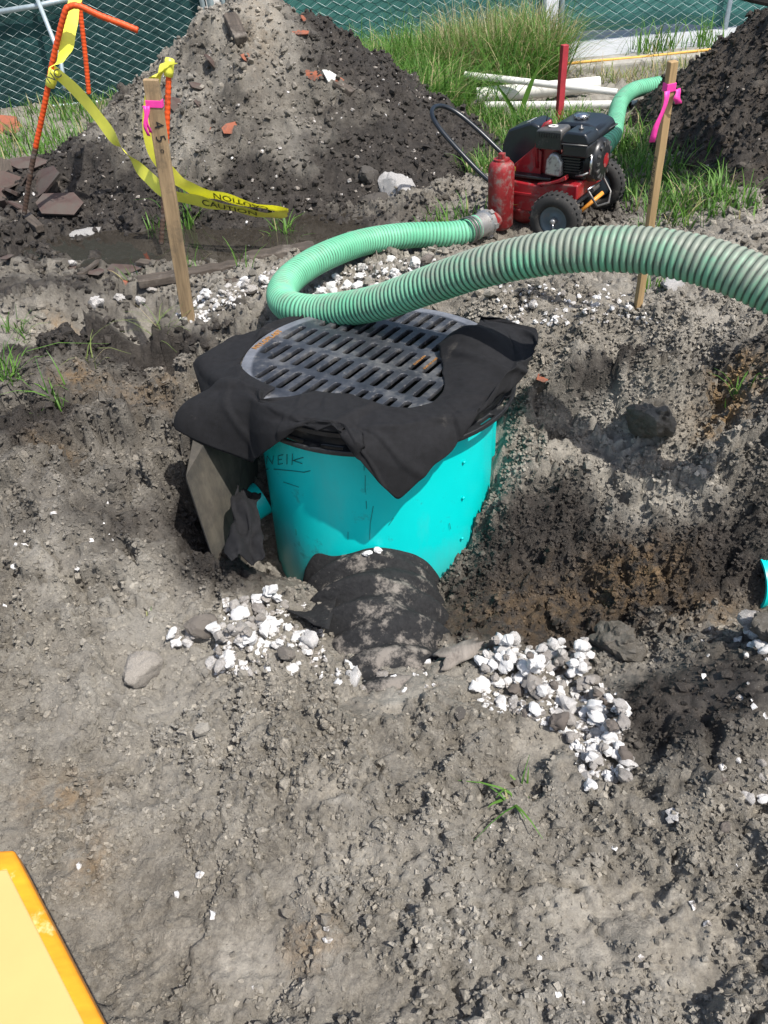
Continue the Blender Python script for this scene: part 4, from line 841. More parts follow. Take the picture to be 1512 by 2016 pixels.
# discharge hose behind
hp2 = [(1186, 292, 4.00), (1196, 280, 4.05), (1207, 262, 4.15), (1212, 235, 4.35), (1222, 200, 4.65), (1248, 178, 4.9), (1300, 166, 5.1), (1370, 157, 5.25), (1450, 145, 5.4), (1560, 140, 5.5)]
h2pts = [np.array(PMt @ Vector((.2, .30, .07))), np.array(PMt @ Vector((.30, .16, .10)))]+[atw(*h) for h in hp2]
hose('discharge_hose', h2pts, .050, .03, .0012, [(0, .15), (1, .2)], 'smooth green discharge hose curving behind the pump towards the right heap')

# ------------------------------------------------------------------ stones
def rock_mesh(name, seed, sub=2, knob=.35):
    v, f = ico(sub); r = np.random.default_rng(seed); off = r.random(3)*50
    n1 = fbm(v[:, 0]*1.3+off[0]+v[:, 2]*.7, v[:, 1]*1.3+off[1]-v[:, 2]*.9, 1, 3, seed); n2 = fbm(v[:, 0]*3+off[2]+v[:, 2]*2, v[:, 1]*3+v[:, 2]*1.7+off[0], 1, 2, seed+3)
    v = v*(1+(n1-.5)[:, None]*1.5*knob*2+(n2-.5)[:, None]*knob)
    for k in range(5):                                              # flat broken faces
        d = r.normal(size=3); d /= np.linalg.norm(d); c = .62+.3*r.random(); q = v@d; v = v-np.outer(np.maximum(0, q-c), d)*.85
    n3 = fbm(v[:, 0]*7+v[:, 2]*4, v[:, 1]*7-v[:, 2]*5, 1, 3, seed+6); v = v*(1+(n3-.5)[:, None]*.16)
    v = v*np.array([1.15, .9, .75])*(1+.25*(r.random(3)-.5)); return nmesh(name, v, f)
WM = []; DM = []
for k in range(9):
    m1 = rock_mesh('limestone', 100+k, 3, .42); m1.materials.append(M_WHITE); WM.append(m1); m2 = m1.copy(); m2.materials.clear(); m2.materials.append(M_DUSTY); DM.append(m2)
for m1 in WM+DM: m1.polygons.foreach_set('use_smooth', [True]*len(m1.polygons)); m1.set_sharp_from_angle(angle=math.radians(38))
def stone(P, s, meshes, label, group, name='limestone_rock', cat='rock', rot=None):
    o = bpy.data.objects.new(name, random.choice(meshes)); COL.objects.link(o); o.location = P; o.scale = (s, s, s)
    o.rotation_euler = rot or (random.uniform(-.6, .6), random.uniform(-.6, .6), random.uniform(0, 6.28)); props(o, label, cat, group); return o
def inpoly(x, y, poly):
    c = False; j = len(poly)-1
    for i in range(len(poly)):
        if (poly[i][1] > y) != (poly[j][1] > y) and x < (poly[j][0]-poly[i][0])*(y-poly[i][1])/(poly[j][1]-poly[i][1])+poly[i][0]: c = not c
        j = i
    return c
placed = []
def pile(poly, n, smin, smax, pdust, label, group, seed, stackk=.8, gap=.62, edge=None):
    rd = random.Random(seed); xs_ = [p[0] for p in poly]; ys_ = [p[1] for p in poly]; cnt = 0; tries = 0
    while cnt < n and tries < n*40:
        tries += 1; x = rd.uniform(min(xs_), max(xs_)); y = rd.uniform(min(ys_), max(ys_))
        if not inpoly(x, y, poly): continue
        P = hit(x, y); s = smin+(smax-smin)*rd.random()**1.6; z = P[2]+s*.15; ok = True; over = 0
        for (q, r) in placed:
            d = math.hypot(P[0]-q[0], P[1]-q[1])
            if d < (s+r)*gap: 
                h = math.sqrt(max(0, ((s+r)*.72)**2-d*d)); z = max(z, q[2]+h*stackk); over += 1
        if over > 3 or z > P[2]+.075: continue
        if (P[0]-BC[0])**2+(P[1]-BC[1])**2 < (R_BARREL+s)**2: continue
        placed.append(((P[0], P[1], z), s)); cnt += 1
        du = rd.random() < pdust; stone((P[0], P[1], z), s, DM if du else WM, label.replace('white', 'dusty grey').replace('small dusty limestone', 'small dusty grey limestone') if du else label, group+(', dusty' if du else ''))
R_POLY = [(945, 1275), (985, 1262), (1040, 1280), (1110, 1275), (1150, 1295), (1170, 1335), (1215, 1370), (1240, 1385), (1240, 1430), (1215, 1460), (1235, 1500), (1250, 1525), (1215, 1545), (1160, 1525), (1130, 1495), (1120, 1465), (1080, 1435), (1040, 1410), (960, 1405), (930, 1375), (945, 1330)]
pile([(945, 1272), (1060, 1272), (1150, 1292), (1165, 1330), (1110, 1345), (1010, 1340), (950, 1325)], 60, .010, .021, .06, 'white limestone rock in the gravel spill right of the wrapped pipe', 'limestone spill right of the pipe', 11)
pile(R_POLY, 105, .010, .021, .25, 'white limestone rock in the gravel spill right of the wrapped pipe', 'limestone spill right of the pipe', 12)
pile([(1130, 1470), (1190, 1470), (1250, 1520), (1225, 1560), (1150, 1545)], 12, .010, .018, .05, 'white limestone rock in the gravel spill right of the wrapped pipe', 'limestone spill right of the pipe', 13)
pile([(470, 1190), (520, 1165), (560, 1180), (570, 1215), (600, 1250), (630, 1260), (615, 1285), (560, 1285), (480, 1275), (430, 1290), (420, 1250), (450, 1220)], 62, .010, .021, .06, 'white limestone rock heaped left of the wrapped pipe', 'limestone heap left of the pipe', 14)
pile([(340, 1240), (380, 1235), (400, 1285), (350, 1320), (330, 1310)], 6, .012, .019, .0, 'white limestone rock heaped left of the wrapped pipe', 'limestone heap left of the pipe', 15)
pile([(415, 1285), (500, 1290), (510, 1330), (420, 1335)], 7, .012, .024, .05, 'white limestone rock heaped left of the wrapped pipe', 'limestone heap left of the pipe', 16)
pile([(570, 1300), (800, 1300), (810, 1345), (680, 1345), (580, 1345)], 7, .010, .022, .1, 'white limestone rock half sunk in the soil below the wrapped pipe', 'rocks in the soil below the pipe', 17)
pile([(600, 585), (650, 550), (720, 520), (800, 508), (850, 508), (860, 525), (780, 555), (700, 580), (640, 600)], 40, .013, .024, .2, 'white limestone rock inside the loop of the green hose', 'limestone inside the hose loop', 18)
pile([(350, 625), (385, 590), (440, 570), (500, 545), (545, 530), (545, 550), (480, 580), (430, 610), (390, 635)], 28, .012, .025, .08, 'white limestone rock in the gravel trail behind the weathered stake', 'gravel trail behind the stake', 19)
for (x, y, s) in ((189, 600, .030), (236, 590, .022), (278, 597, .026), (300, 572, .020), (286, 552, .022), (144, 521, .018)):
    P = hit(x, y); stone((P[0], P[1], P[2]+s*.4), s, WM, 'white limestone rock on the dark ledge left of the weathered stake', 'rocks on the left ledge')
pile([(1000, 590), (1170, 570), (1190, 600), (1120, 620), (1010, 610)], 10, .008, .018, .3, 'white limestone rock on the dry ground under the raised hose', 'rocks under the raised hose', 20)
pile([(1450, 1240), (1512, 1240), (1512, 1310), (1470, 1300)], 5, .014, .026, .1, 'white limestone rock on the mound at the right edge', 'rocks at the right edge', 21)
pile([(1240, 1560), (1500, 1480), (1512, 1640), (1350, 1640)], 9, .008, .014, .5, 'small dusty limestone rock on loose soil at lower right', 'dusty rocks at lower right', 22)
for (x, y, s, lb) in ((721, 1090, .011, 'left one of two white pebbles on top of the wrapped pipe'), (744, 1083, .012, 'right one of two white pebbles on top of the wrapped pipe')):
    d = ray(x, y); t = 1.5
    while True:
        P = CAM+d*t; rel = Vector(P)-ctr0; l = rel.dot(axs); c = ctr0+axs*l-Vector((0, 0, .07*l)); 
        if (Vector(P)-c).length < RP+.006 or t > 3: break
        t += .002
    stone(tuple(P), s, WM, lb, None, 'pebble')
BIG = [rock_mesh('boulder', 300+k, 4, .20) for k in range(5)]
for b_, m2 in zip(BIG, (M_ROCK, M_ROCK, M_CONC, M_CONC, M_CONC)): b_.materials.append(m2); b_.polygons.foreach_set('use_smooth', [True]*len(b_.polygons)); b_.set_sharp_from_angle(angle=math.radians(30))
def big(k, px, py, s, name, label, cat='rock', rot=(0, 0, 0), P=None, lift=.45, sc=None):
    P = hit(px, py) if P is None else P; o = bpy.data.objects.new(name, BIG[k]); COL.objects.link(o); o.location = (P[0], P[1], P[2]+s*lift); o.scale = sc or (s, s, s); o.rotation_euler = rot; props(o, label, cat); return o
big(0, 284, 1335, .047, 'field_rock', 'squarish tan rock lying alone at left of the limestone heap', rot=(.2, .1, .8), lift=.75)
big(1, 402, 1245, .036, 'field_rock', 'rounded grey rock touching the left limestone heap', rot=(.1, .3, .2), lift=.7)
big(1, 566, 1292, .022, 'field_rock', 'small brown rock among the limestone below the wrapped pipe', rot=(.5, .3, 2))
big(2, 785, 385, .11, 'concrete_lump', 'large pale broken concrete lump at the foot of the left heap', 'concrete', (.3, .5, .4), topL(785, 385), .2)
big(3, 727, 352, .065, 'concrete_lump', 'grey concrete lump above the pale one on the left heap foot', 'concrete', (.2, .1, 1.4), topL(727, 352), .3)
big(4, 742, 402, .075, 'concrete_lump', 'lowest muddy concrete lump below the large pale one', 'concrete', (.8, .1, .4), topL(742, 405), .2)
big(4, 180, 465, .06, 'concrete_lump', 'flat muddy stone at the left end of the puddle', 'rock', (.1, .1, .3), None, .3, (.09, .06, .035))
big(3, 1330, 560, .05, 'concrete_lump', 'flat muddy lump under the raised hose at right', 'rock', (.1, .0, .9), None, .3, (.07, .045, .03))
big(3, 1300, 385, .05, 'concrete_lump', 'pale flat stone in the grass behind the right stake', 'rock', (.1, .0, .2), None, .3, (.07, .05, .03))
def clod_mesh(seed):
    m2 = rock_mesh('soil_clod', seed, 4, .32); n = len(m2.vertices); co = np.empty(n*3, np.float32); m2.vertices.foreach_get('co', co); co = co.reshape(-1, 3)
    h = clods(co[:, 0]+co[:, 2]*.6, co[:, 1]-co[:, 2]*.5, .5, seed, .9)*1.1 + clods(co[:, 0]+co[:, 2], co[:, 1]+co[:, 2]*.4, .16, seed+9, .9)*.9; nn = co/np.linalg.norm(co, axis=1)[:, None]; co = co+nn*h[:, None]
    m2.vertices.foreach_set('co', co.astype(np.float32).ravel()); attr(m2, 'tone', np.full(n, .5)); attr(m2, 'wet', np.full(n, .22)); attr(m2, 'ochre', np.full(n, .1)); attr(m2, 'smooth', np.zeros(n)); m2.materials.append(M_SOIL); m2.update(); return m2
SC = [clod_mesh(330+k) for k in range(3)]
big(0, 1215, 1275, .055, 'soil_clod', 'large brown soil clod behind the right gravel spill', 'clod', (.3, .2, 2.2)).data = SC[0]
big(0, 1520, 1250, .040, 'soil_clod', 'dark soil clod in front of the half buried teal pipe', 'clod', (.3, .2, .2)).data = SC[1]
big(0, 1280, 830, .075, 'soil_clod', 'big fallen soil clod under the right bank lip', 'clod', (.3, .5, 1.2), None, .2, (.16, .07, .055)).data = SC[2]
# small chips of limestone and grit
P = []; sz = []
rd = random.Random(5)
for (poly, n) in ((R_POLY, 520), ([(430, 1180), (620, 1190), (650, 1300), (420, 1340)], 240), ([(590, 590), (700, 520), (860, 505), (880, 530), (640, 610)], 140), ([(340, 625), (545, 525), (550, 555), (400, 640)], 160), ([(950, 560), (1200, 560), (1300, 640), (1000, 640)], 160), ([(600, 1280), (850, 1290), (860, 1370), (600, 1350)], 50), ([(1380, 1240), (1512, 1220), (1512, 1420), (1300, 1300)], 16), ([(900, 1500), (1512, 1480), (1512, 2016), (700, 2016)], 20), ([(0, 1300), (700, 1350), (700, 2016), (150, 2016)], 12), ([(0, 950), (350, 950), (350, 1250), (0, 1250)], 14)):
    xx = [p[0] for p in poly]; yy = [p[1] for p in poly]; c = 0
    while c < n:
        x, y = rd.uniform(min(xx), max(xx)), rd.uniform(min(yy), max(yy))
        if inpoly(x, y, poly):
            q = hit(x, y); s = .003+.007*rd.random()**1.6; c += 1
            if math.hypot(q[0]-BC[0], q[1]-BC[1]) < .37: continue
            P.append((q[0], q[1], q[2]+s*.3)); sz.append(s)
o = lumps('limestone_chips', np.array(P), np.array(sz), np.zeros(len(P)), np.zeros(len(P)), M_WHITE, 77); props(o, 'small pale limestone chips scattered over the soil', 'gravel', kind='stuff')
# curled bark piece by the pipe
bk = MB(); p = hit(905, 1305)
ax_ = Vector((.95, .3, .12)).normalized(); sd = Vector((-.3, .95, 0)).normalized(); pts_ = []
V = []; NA, NB = 14, 12
for i in range(NA):
    for k in range(NB):
        a = .1+2.6*k/(NB-1); l = (i/(NA-1)-.5)*.105; r = .028-.008*i/(NA-1)+.0015*math.sin(i*.9); jl = .010*math.sin(k*1.1)+.004*math.sin(k*2.9)
        V.append(np.array(p)+np.array([0, 0, .028]) + np.array(ax_)*(l+jl) + np.array(sd)*math.cos(a)*r*1.3 + np.array([0, 0, 1])*math.sin(a)*r)
o = link('bark_piece', nmesh('bark_piece', np.array(V), grid_faces(NB, NA)), M_PAPER, smooth=True); s_ = o.modifiers.new('t', 'SOLIDIFY'); s_.thickness = .006; props(o, 'curled grey brown bark piece lying against the wrapped pipe', 'bark')

# ------------------------------------------------------------------ shards and planks
def shard(P, s, mat, name, label, cat, rot, seed, thick=.12, curve=.3, group=None):
    r = random.Random(seed); k = r.randint(5, 7); v = []; f = []; n = 6
    pts = [(math.cos(2*math.pi*i/k+r.uniform(-.3, .3))*r.uniform(.7, 1.1), math.sin(2*math.pi*i/k+r.uniform(-.3, .3))*r.uniform(.45, .8)) for i in range(k)]
    v = [(x, y, -curve*y*y) for x, y in pts]+[(x*.97, y*.97, -curve*y*y-thick) for x, y in pts]+[(0, 0, .04), (0, 0, -thick)]
    f = [(i, (i+1) % k, 2*k) for i in range(k)]+[((i+1) % k+k, i+k, 2*k+1) for i in range(k)]+[(i+k, (i+1) % k+k, (i+1) % k, i) for i in range(k)]
    me_ = mesh(name, v, f); me_.transform(Matrix.Scale(s, 4)); o = link(name, me_, mat); o.location = P; o.rotation_euler = rot; props(o, label, cat, group); return o
for i, (px, py, s, rot, mat, lb) in enumerate(((618, 152, .062, (.7, .2, -.6), M_CLAY, 'terracotta shard with rough orange face beside the white chip'), (652, 152, .055, (1.1, .1, .9), M_PVC, 'white glazed shard standing up on the left heap'), (668, 158, .035, (.9, .3, .5), M_CLAY, 'small orange shard right of the white glazed chip'), (600, 40, .045, (1.0, .2, 1.2), M_CLAY, 'orange shard near the top of the left heap'), (592, 66, .05, (.3, .2, -.3), M_CLAY, 'flat reddish shard below the heap top'),
    (422, 128, .075, (1.0, .2, 1.4), M_SLATE, 'brown curved tile standing in the left heap beside the fence post'), (487, 115, .04, (.9, .1, .8), M_CLAY, 'pinkish shard under the dark wood stub'), (352, 212, .075, (.8, .3, .5), M_SLATE, 'reddish brown tile piece right of the orange painted bar'), (392, 205, .05, (.9, .1, 1.3), M_SLATE, 'small brown tile piece by the orange painted bar'), (460, 253, .062, (.9, -.2, .5), M_CLAY, 'bright terracotta shard low on the left heap'), (416, 254, .042, (.6, .2, .0), M_CLAY, 'thin terracotta sliver left of the bright shard'), (390, 172, .06, (.5, .2, .6), M_SLATE, 'long dark tile piece half buried high on the heap'))):
    P = topL(px, py); shard((P[0], P[1], P[2]+s*.2), s, mat, 'tile_shard', lb, 'tile shard', rot, 20+i)
for i, (px, py, s, rot, mat, lb) in enumerate(((15, 258, .20, (.5, .3, .1), M_CLAY, 'large red tile piece at the left edge below the fence grass'), (8, 385, .20, (1.0, .2, .7), M_SLATE, 'dark red slate slab standing at the left edge'), (90, 368, .17, (.6, -.3, -.6), M_SLATE, 'pointed brown slate piece right of the bent bar'), (55, 330, .12, (.3, .1, .2), M_SLATE, 'thin pinkish slate edge behind the bent bar'), (120, 415, .14, (.4, .1, .1), M_SLATE, 'dark slate sheet low beside the bent bar foot'))):
    P = topL(px, py); shard((P[0], P[1], P[2]+s*.28), s, mat, 'slate_piece', lb, 'slate', rot, 60+i, .08, .1)
rs = random.Random(44)
for i in range(14):
    px, py = rs.uniform(-5, 135), rs.uniform(262, 440); P = topL(px, py); s_2 = rs.uniform(.05, .11)
    shard((P[0], P[1], P[2]+s_2*.2), s_2, M_SLATE if rs.random() < .75 else M_PLANK, 'slate_piece', 'broken reddish brown slate in the rubble at the far left', 'slate', (rs.uniform(-.9, .9), rs.uniform(-.7, .7), rs.uniform(0, 6)), 200+i, rs.uniform(.08, .2), .05, 'rubble slates at the far left')
for i, (px, py, s, lb) in enumerate(((240, 535, .085, 'shiny wet slate flake on the mud left of the stake'), (190, 540, .05, 'small dark slate flake left of the shiny one'), (150, 530, .06, 'muddy slate flake below the puddle at left'), (15, 510, .05, 'grey slate flake at the left edge'))):
    P = hit(px, py); shard((P[0], P[1], P[2]+.012), s, M_SLATE, 'slate_flake', lb, 'slate', (.12, .1, i*.6), 80+i, .06, .05)
P = hit(247, 560); shard((P[0], P[1], P[2]+.012), .035, M_CLAY, 'tile_shard', 'small orange shard on the ledge by the white rocks', 'tile shard', (.2, .1, .3), 95)
P = hit(905, 1405); shard((P[0], P[1], P[2]+.004), .022, M_CONC, 'stone_flake', 'small flat grey flake on smooth soil left of the gravel spill', 'rock', (.1, .15, 1.2), 96, .2, .1)
P = hit(1070, 748); shard((P[0], P[1], P[2]+.006), .03, M_CLAY, 'tile_shard', 'thin pink shard on the soil right of the iron flange', 'tile shard', (.2, .1, -.5), 97)
def plank(p0, p1, w, h, mat, label, seed, name='plank', sink=.0, cat='plank', roll=0, spl=.2):
    p0, p1 = Vector(p0), Vector(p1); d = p1-p0; L = d.length; r = random.Random(seed); n = 14; v = []; f = []
    for i in range(n):
        x = L*i/(n-1); e = 1-(spl*r.random() if i in (0, n-1) else 0); j = r.uniform(-.04, .04)*w; k = r.uniform(-.08, .08)*h
        v += [(x, -w/2*e+j, -h/2), (x, w/2*e+j, -h/2), (x, w/2*e+j, h/2+k), (x, -w/2*e+j, h/2+k)]
    for i in range(n-1):
        for q in range(4): f.append((i*4+q, i*4+(q+1) % 4, (i+1)*4+(q+1) % 4, (i+1)*4+q))
    f += [(3, 2, 1, 0), tuple((n-1)*4+q for q in range(4))]
    o = link(name, mesh(name, v, f), mat); z = Vector((0, 0, 1)); xa = d.normalized(); ya = z.cross(xa).normalized(); za = xa.cross(ya)
    o.matrix_world = Matrix.Translation(p0-Vector((0, 0, sink))) @ Matrix(((xa.x, ya.x, za.x), (xa.y, ya.y, za.y), (xa.z, ya.z, za.z))).to_4x4() @ Matrix.Rotation(roll, 4, 'X')
    b = o.modifiers.new('b', 'BEVEL'); b.width = min(w, h)*.12; b.segments = 2; props(o, label, cat); return o
def onp(px, py, dz): p = hit(px, py); return (p[0], p[1], p[2]+dz)
plank(atz(272, 556, .215), atz(505, 517, .205), .075, .035, M_PLANK, 'long dark rotten plank lying along the near edge of the puddle', 1)
plank(atz(482, 512, .205), atz(620, 488, .21), .09, .045, M_PLANK, 'shorter rotten plank running under the green hose', 2)
plank(atz(272, 516, .20), atz(405, 530, .20), .045, .02, M_PLANK, 'pale splintered wood strip behind the weathered stake', 3)
plank(atz(435, 548, .235), atz(530, 560, .24), .06, .018, M_PLANK, 'small flat board end between plank and gravel trail', 4)
plank(onp(-40, 362, .10), onp(82, 458, .02), .05, .04, M_PLANK, 'grey stick leaning down at the left edge below the slates', 5)
plank(topL(455, 45)+np.array([0, 0, .03]), topL(478, 92)+np.array([0, -.02, .03]), .075, .05, M_PLANK, 'dark wood stub lying near the top of the left heap', 6, 'wood_stub', cat='wood')
plank(topL(660, 170)+np.array([0, 0, .02]), topL(695, 188)+np.array([0, 0, .01]), .06, .03, M_PLANK, 'short muddy wood piece below the white glazed chip', 7, 'wood_stub', cat='wood')
plank(onp(200, 510, .0), onp(160, 545, .01), .03, .012, M_PLANK, 'thin wet lath on the mud left of the stake', 8)

# ------------------------------------------------------------------ stakes
def stake(base, top, w, d, mat, name, label, yaw=0):
    base, top = Vector(base), Vector(top); ax = (top-base).normalized(); base = base-ax*.12; L = (top-base).length
    e = empty(name, base); q = ax.to_track_quat('Z', 'Y').to_matrix().to_4x4(); e.matrix_world = Matrix.Translation(base) @ q @ Matrix.Rotation(yaw, 4, 'Z')
    n = 12; v = []; f = []; r = random.Random(name+label)
    for i in range(n+1):
        z = L*i/n; j = r.uniform(-.0008, .0008); v += [(-w/2+j, -d/2, z), (w/2+j, -d/2, z), (w/2+j, d/2, z), (-w/2+j, d/2, z)]
    for i in range(n):
        for k in range(4): f.append((i*4+k, i*4+(k+1) % 4, (i+1)*4+(k+1) % 4, (i+1)*4+k))
    f += [(3, 2, 1, 0), (n*4, n*4+1, n*4+2, n*4+3)]
    o = link('shaft', mesh('shaft', v, f), mat, e); b = o.modifiers.new('b', 'BEVEL'); b.width = .0015; b.segments = 1; b.limit_method = 'ANGLE'
    props(e, label, 'stake'); return e, L
def face_cam_yaw(base, top):
    ax = (Vector(top)-Vector(base)).normalized(); R3 = ax.to_track_quat('Z', 'Y').to_matrix(); c = R3.transposed() @ (Vector(CAM)-Vector(base)); return math.atan2(c.y, c.x)+math.pi/2
def ribbon_strip(name, pts, dirs, width, mat, parent=None):
    v = []; f = []
    for p, d in zip(pts, dirs): p = Vector(p); d = Vector(d).normalized()*width/2; v += [p-d, p+d]
    for i in range(len(pts)-1): f.append((2*i, 2*i+1, 2*i+3, 2*i+2))
    o = link(name, mesh(name, v, f), mat, parent, True); s = o.modifiers.new('t', 'SOLIDIFY'); s.thickness = .0006; return o
def knot(e, L, z, w, d, tail):
    mb = MB()
    for (sx, sy, hh) in ((1, 1, 0),):
        mb.box((-w/2-.002, -d/2-.002, z-.010), (w/2+.002, d/2+.002, z+.010))
    mb.build('ribbon_band', M_PINK, e, bevel=.001)
    for k, (x0, x1, ln, sp) in enumerate(tail):
        pts = [(lerp(x0, x1, t)+.004*math.sin(t*7+k), -d/2-.006-.010*math.sin(t*2.5), z-.004-ln*t) for t in np.linspace(0, 1, 9)]
        ribbon_strip('ribbon_tail', pts, [(1, .35*math.sin(t*5+k), 0) for t in np.linspace(0, 1, 9)], sp, M_PINK, e)
b1 = hit(372, 632); t1 = aty(297, 156, b1[1]-.03)
e, L = stake(b1, t1, .046, .022, M_WOOD, 'survey_stake', 'thick weathered wooden stake with pink ribbon and marker writing', face_cam_yaw(b1, t1)-.28)
sc_ = (L-.12)/480.0
knot(e, L, L-.066, .046, .022, [(-.028, -.030, .085, .012), (-.020, -.024, .075, .010)])
for s, zz in (('4', .125), ('5', .165), ('°', .215)):
    me_ = text_mesh(s, .044); me_.transform(Matrix.Translation((.004, -.0125, L-zz)) @ Matrix.Rotation(math.radians(90), 4, 'X') @ Matrix.Rotation(math.radians(-75 if s != '°' else 0), 4, 'Z')); link('handwriting', me_, M_INK, e)
b2 = hit(1256, 605); t2 = aty(1325, 120, b2[1]-.05)
e, L = stake(b2, t2, .022, .020, M_WOODN, 'survey_stake', 'thin pale wooden stake with pink ribbon standing behind the green hose', face_cam_yaw(b2, t2)+.55)
knot(e, L, L-.06, .022, .020, [(-.014, -.045, .12, .016), (.012, .016, .035, .018)])
me_ = text_mesh('EXFIL 8" INV 45', .020); me_.transform(Matrix.Translation((-.0118, 0, L-.30)) @ Matrix.Rotation(math.radians(-90), 4, 'Z') @ Matrix.Rotation(math.radians(90), 4, 'X') @ Matrix.Rotation(math.radians(90), 4, 'Z')); link('handwriting', me_, M_INK, e)
b3 = hitb(1098, 262); t3 = aty(1112, 88, b3[1])
e, L = stake((b3[0], b3[1], b3[2]), t3, .038, .038, M_REDSTK, 'survey_stake', 'square red painted stake standing in the grass behind the pump', face_cam_yaw(b3, t3)+.5)

# ------------------------------------------------------------------ rebar
def rebar(name, pts, r, label, split=None, lean=None):
    e = empty(name, tuple(pts[0])); P, s = resample(spline(pts, 16), .005)
    m = len(P); cut = int(m*split) if split else m
    def seg(nm, a, b, mat):
        Q = P[a:b]-P[0]; rs = [r*(1.0+.09*(1 if ((a+i)//2) % 2 else 0)) for i in range(len(Q))]; MB().tube([tuple(q) for q in Q], rs, 8).build(nm, mat, e, True)
    if split: seg('rusty_shank', 0, cut+1, M_RUST); seg('painted_shank', cut, m, M_ORANGE)
    else: seg('painted_shank', 0, m, M_ORANGE)
    props(e, label, 'rebar'); return e
yb = 4.15
q = [aty(48, 420, yb), aty(62, 330, yb-.02), aty(88, 205, yb-.05), aty(104, 120, yb-.07), aty(126, 30, yb-.1), aty(136, 14, yb-.1), aty(155, 12, yb-.1), aty(200, 32, yb-.1), aty(240, 47, yb-.1), aty(272, 60, yb-.1)]
rebar('bent_rebar', q, .0125, 'bent orange painted steel bar with its top folded right, wrapped in tape', .27)
yr = 3.62
q = [aty(317, 480, yr), aty(322, 400, yr), aty(327, 290, yr), aty(331, 180, yr), aty(333, 122, yr)]
rebar('rebar_stake', q, .0115, 'straight orange painted steel bar behind the weathered stake', .33)
yk = 5.6
q = [aty(175, 185, yk), aty(168, 110, yk), aty(158, 20, yk), aty(155, -30, yk)]
rebar('rebar_stake', q, .014, 'distant orange steel bar standing in front of the green fence')

# ------------------------------------------------------------------ caution tape
def tape(name, ctrl, width, label, words):
    """ctrl: (point, across-vector); text follows the strip"""
    P = spline([c[0] for c in ctrl], 14); Dv = spline([np.array(c[1], float)/np.linalg.norm(c[1]) for c in ctrl], 14); m = len(P)
    s = np.r_[0, np.cumsum(np.linalg.norm(np.diff(P, axis=0), axis=1))]; Dv /= np.linalg.norm(Dv, axis=1)[:, None]
    e = empty(name, tuple(P[0])); V = []; K = 5
    for i in range(m):
        for k in range(K): V.append(P[i]-P[0]+Dv[i]*width*(k/(K-1)-.5)+np.array([0, 0, .004*math.sin(i*.35+k)]))
    o = link('tape_strip', nmesh('tape_strip', np.array(V), grid_faces(K, m)), M_TAPE, e, True)
    T = np.gradient(P, axis=0); T /= np.linalg.norm(T, axis=1)[:, None]; N = np.cross(T, Dv)
    for (body, s0, side, flip, size) in words:
        me_ = text_mesh(body, size, 0, 'LEFT'); 
        if not len(me_.vertices): continue
        bm = bmesh.new(); bm.from_mesh(me_); bmesh.ops.triangulate(bm, faces=bm.faces); bmesh.ops.subdivide_edges(bm, edges=[ed for ed in bm.edges if ed.calc_length() > .02], cuts=2)
        for vv in bm.verts:
            x, y = vv.co.x, vv.co.y; sp = s0+x if not flip else s0-x; i = np.interp(sp, s, np.arange(m)); i0 = int(min(i, m-2)); fr = i-i0
            p = P[i0]*(1-fr)+P[i0+1]*fr; d = Dv[i0]*(1-fr)+Dv[i0+1]*fr; nn = N[i0]
            if nn @ (CAM-p) < 0: nn = -nn
            vv.co = Vector(p-P[0]+d*y*(1 if not flip else -1)+nn*.0035)
        bm.to_mesh(me_); bm.free(); link('lettering', me_, M_INK, e)
    props(e, label, 'caution tape'); return e
tA = aty(107, 140, 4.08); up = np.array([0, 0, 1.0]); ac = np.array([.5, 0, .8])
def tw(px, py, Y): return aty(px, py, Y)
tape('caution_tape', [(tA, (.3, -.3, .9)), (tw(165, 195, 4.02), (.5, -.4, .6)), (tw(215, 260, 3.95), (.5, -.3, .7)), (tw(247, 300, 3.88), (.2, -.9, .2)), (tw(285, 342, 3.80), (.5, -.2, .7)), (tw(330, 380, 3.70), (.4, -.4, .8)), (tw(400, 398, 3.58), (.15, -.6, .8)), (tw(470, 413, 3.50), (.1, -.75, .6)), (tw(530, 424, 3.46), (.1, -.75, .6)), (tw(566, 420, 3.45), (.1, -.75, .6))], .072, 'yellow caution tape sagging from the bent bar to the puddle', [('CAUTION', .98, 1, False, .062)])
tape('caution_tape', [(tw(333, 124, 3.60), (1, 0, 0)), (tw(322, 140, 3.60), (.9, .2, .3)), (tw(303, 160, 3.62), (.9, .2, .2)), (tw(296, 250, 3.66), (1, .2, .1)), (tw(310, 310, 3.68), (.9, -.2, .4)), (tw(345, 350, 3.68), (.6, -.3, .6)), (tw(385, 375, 3.62), (.3, -.5, .8)), (tw(440, 388, 3.56), (.1, -.6, .7)), (tw(510, 406, 3.52), (.1, -.7, .5)), (tw(568, 414, 3.47), (.1, -.75, .5))], .068, 'yellow caution tape hanging from the straight orange bar behind the stake', [('CAUTION', 1.02, 1, True, .058)])
tape('caution_tape', [(tw(108, 130, 4.06), (.9, .2, .3)), (tw(125, 112, 4.08), (.8, .3, .2)), (tw(135, 70, 4.10), (.7, .4, .0)), (tw(141, 30, 4.14), (.6, .5, .0)), (tw(150, -10, 4.2), (.6, .5, .0)), (tw(160, -60, 4.3), (.6, .5, .0))], .07, 'short strip of caution tape rising from the bent bar out of view', [])
def wrapband(name, c, r, h, ax, label, word=None):
    Mx = ori(ax, Vector(c)); o = MB().lathe([(r, -h/2), (r*1.12, -h*.2), (r*1.05, h*.1), (r*1.15, h*.35), (r, h/2), (r*.9, h/2), (r*.9, -h/2)], 16, Mx, closed=True).build(name, M_TAPE, None, True); props(o, label, 'caution tape'); return o
pA = aty(105, 145, yb-.065); pB = aty(101, 160, yb-.06); wrapband('tape_knot', (pA+pB)/2, .021, .085, pA-pB, 'yellow tape wrapped round the middle of the bent bar')
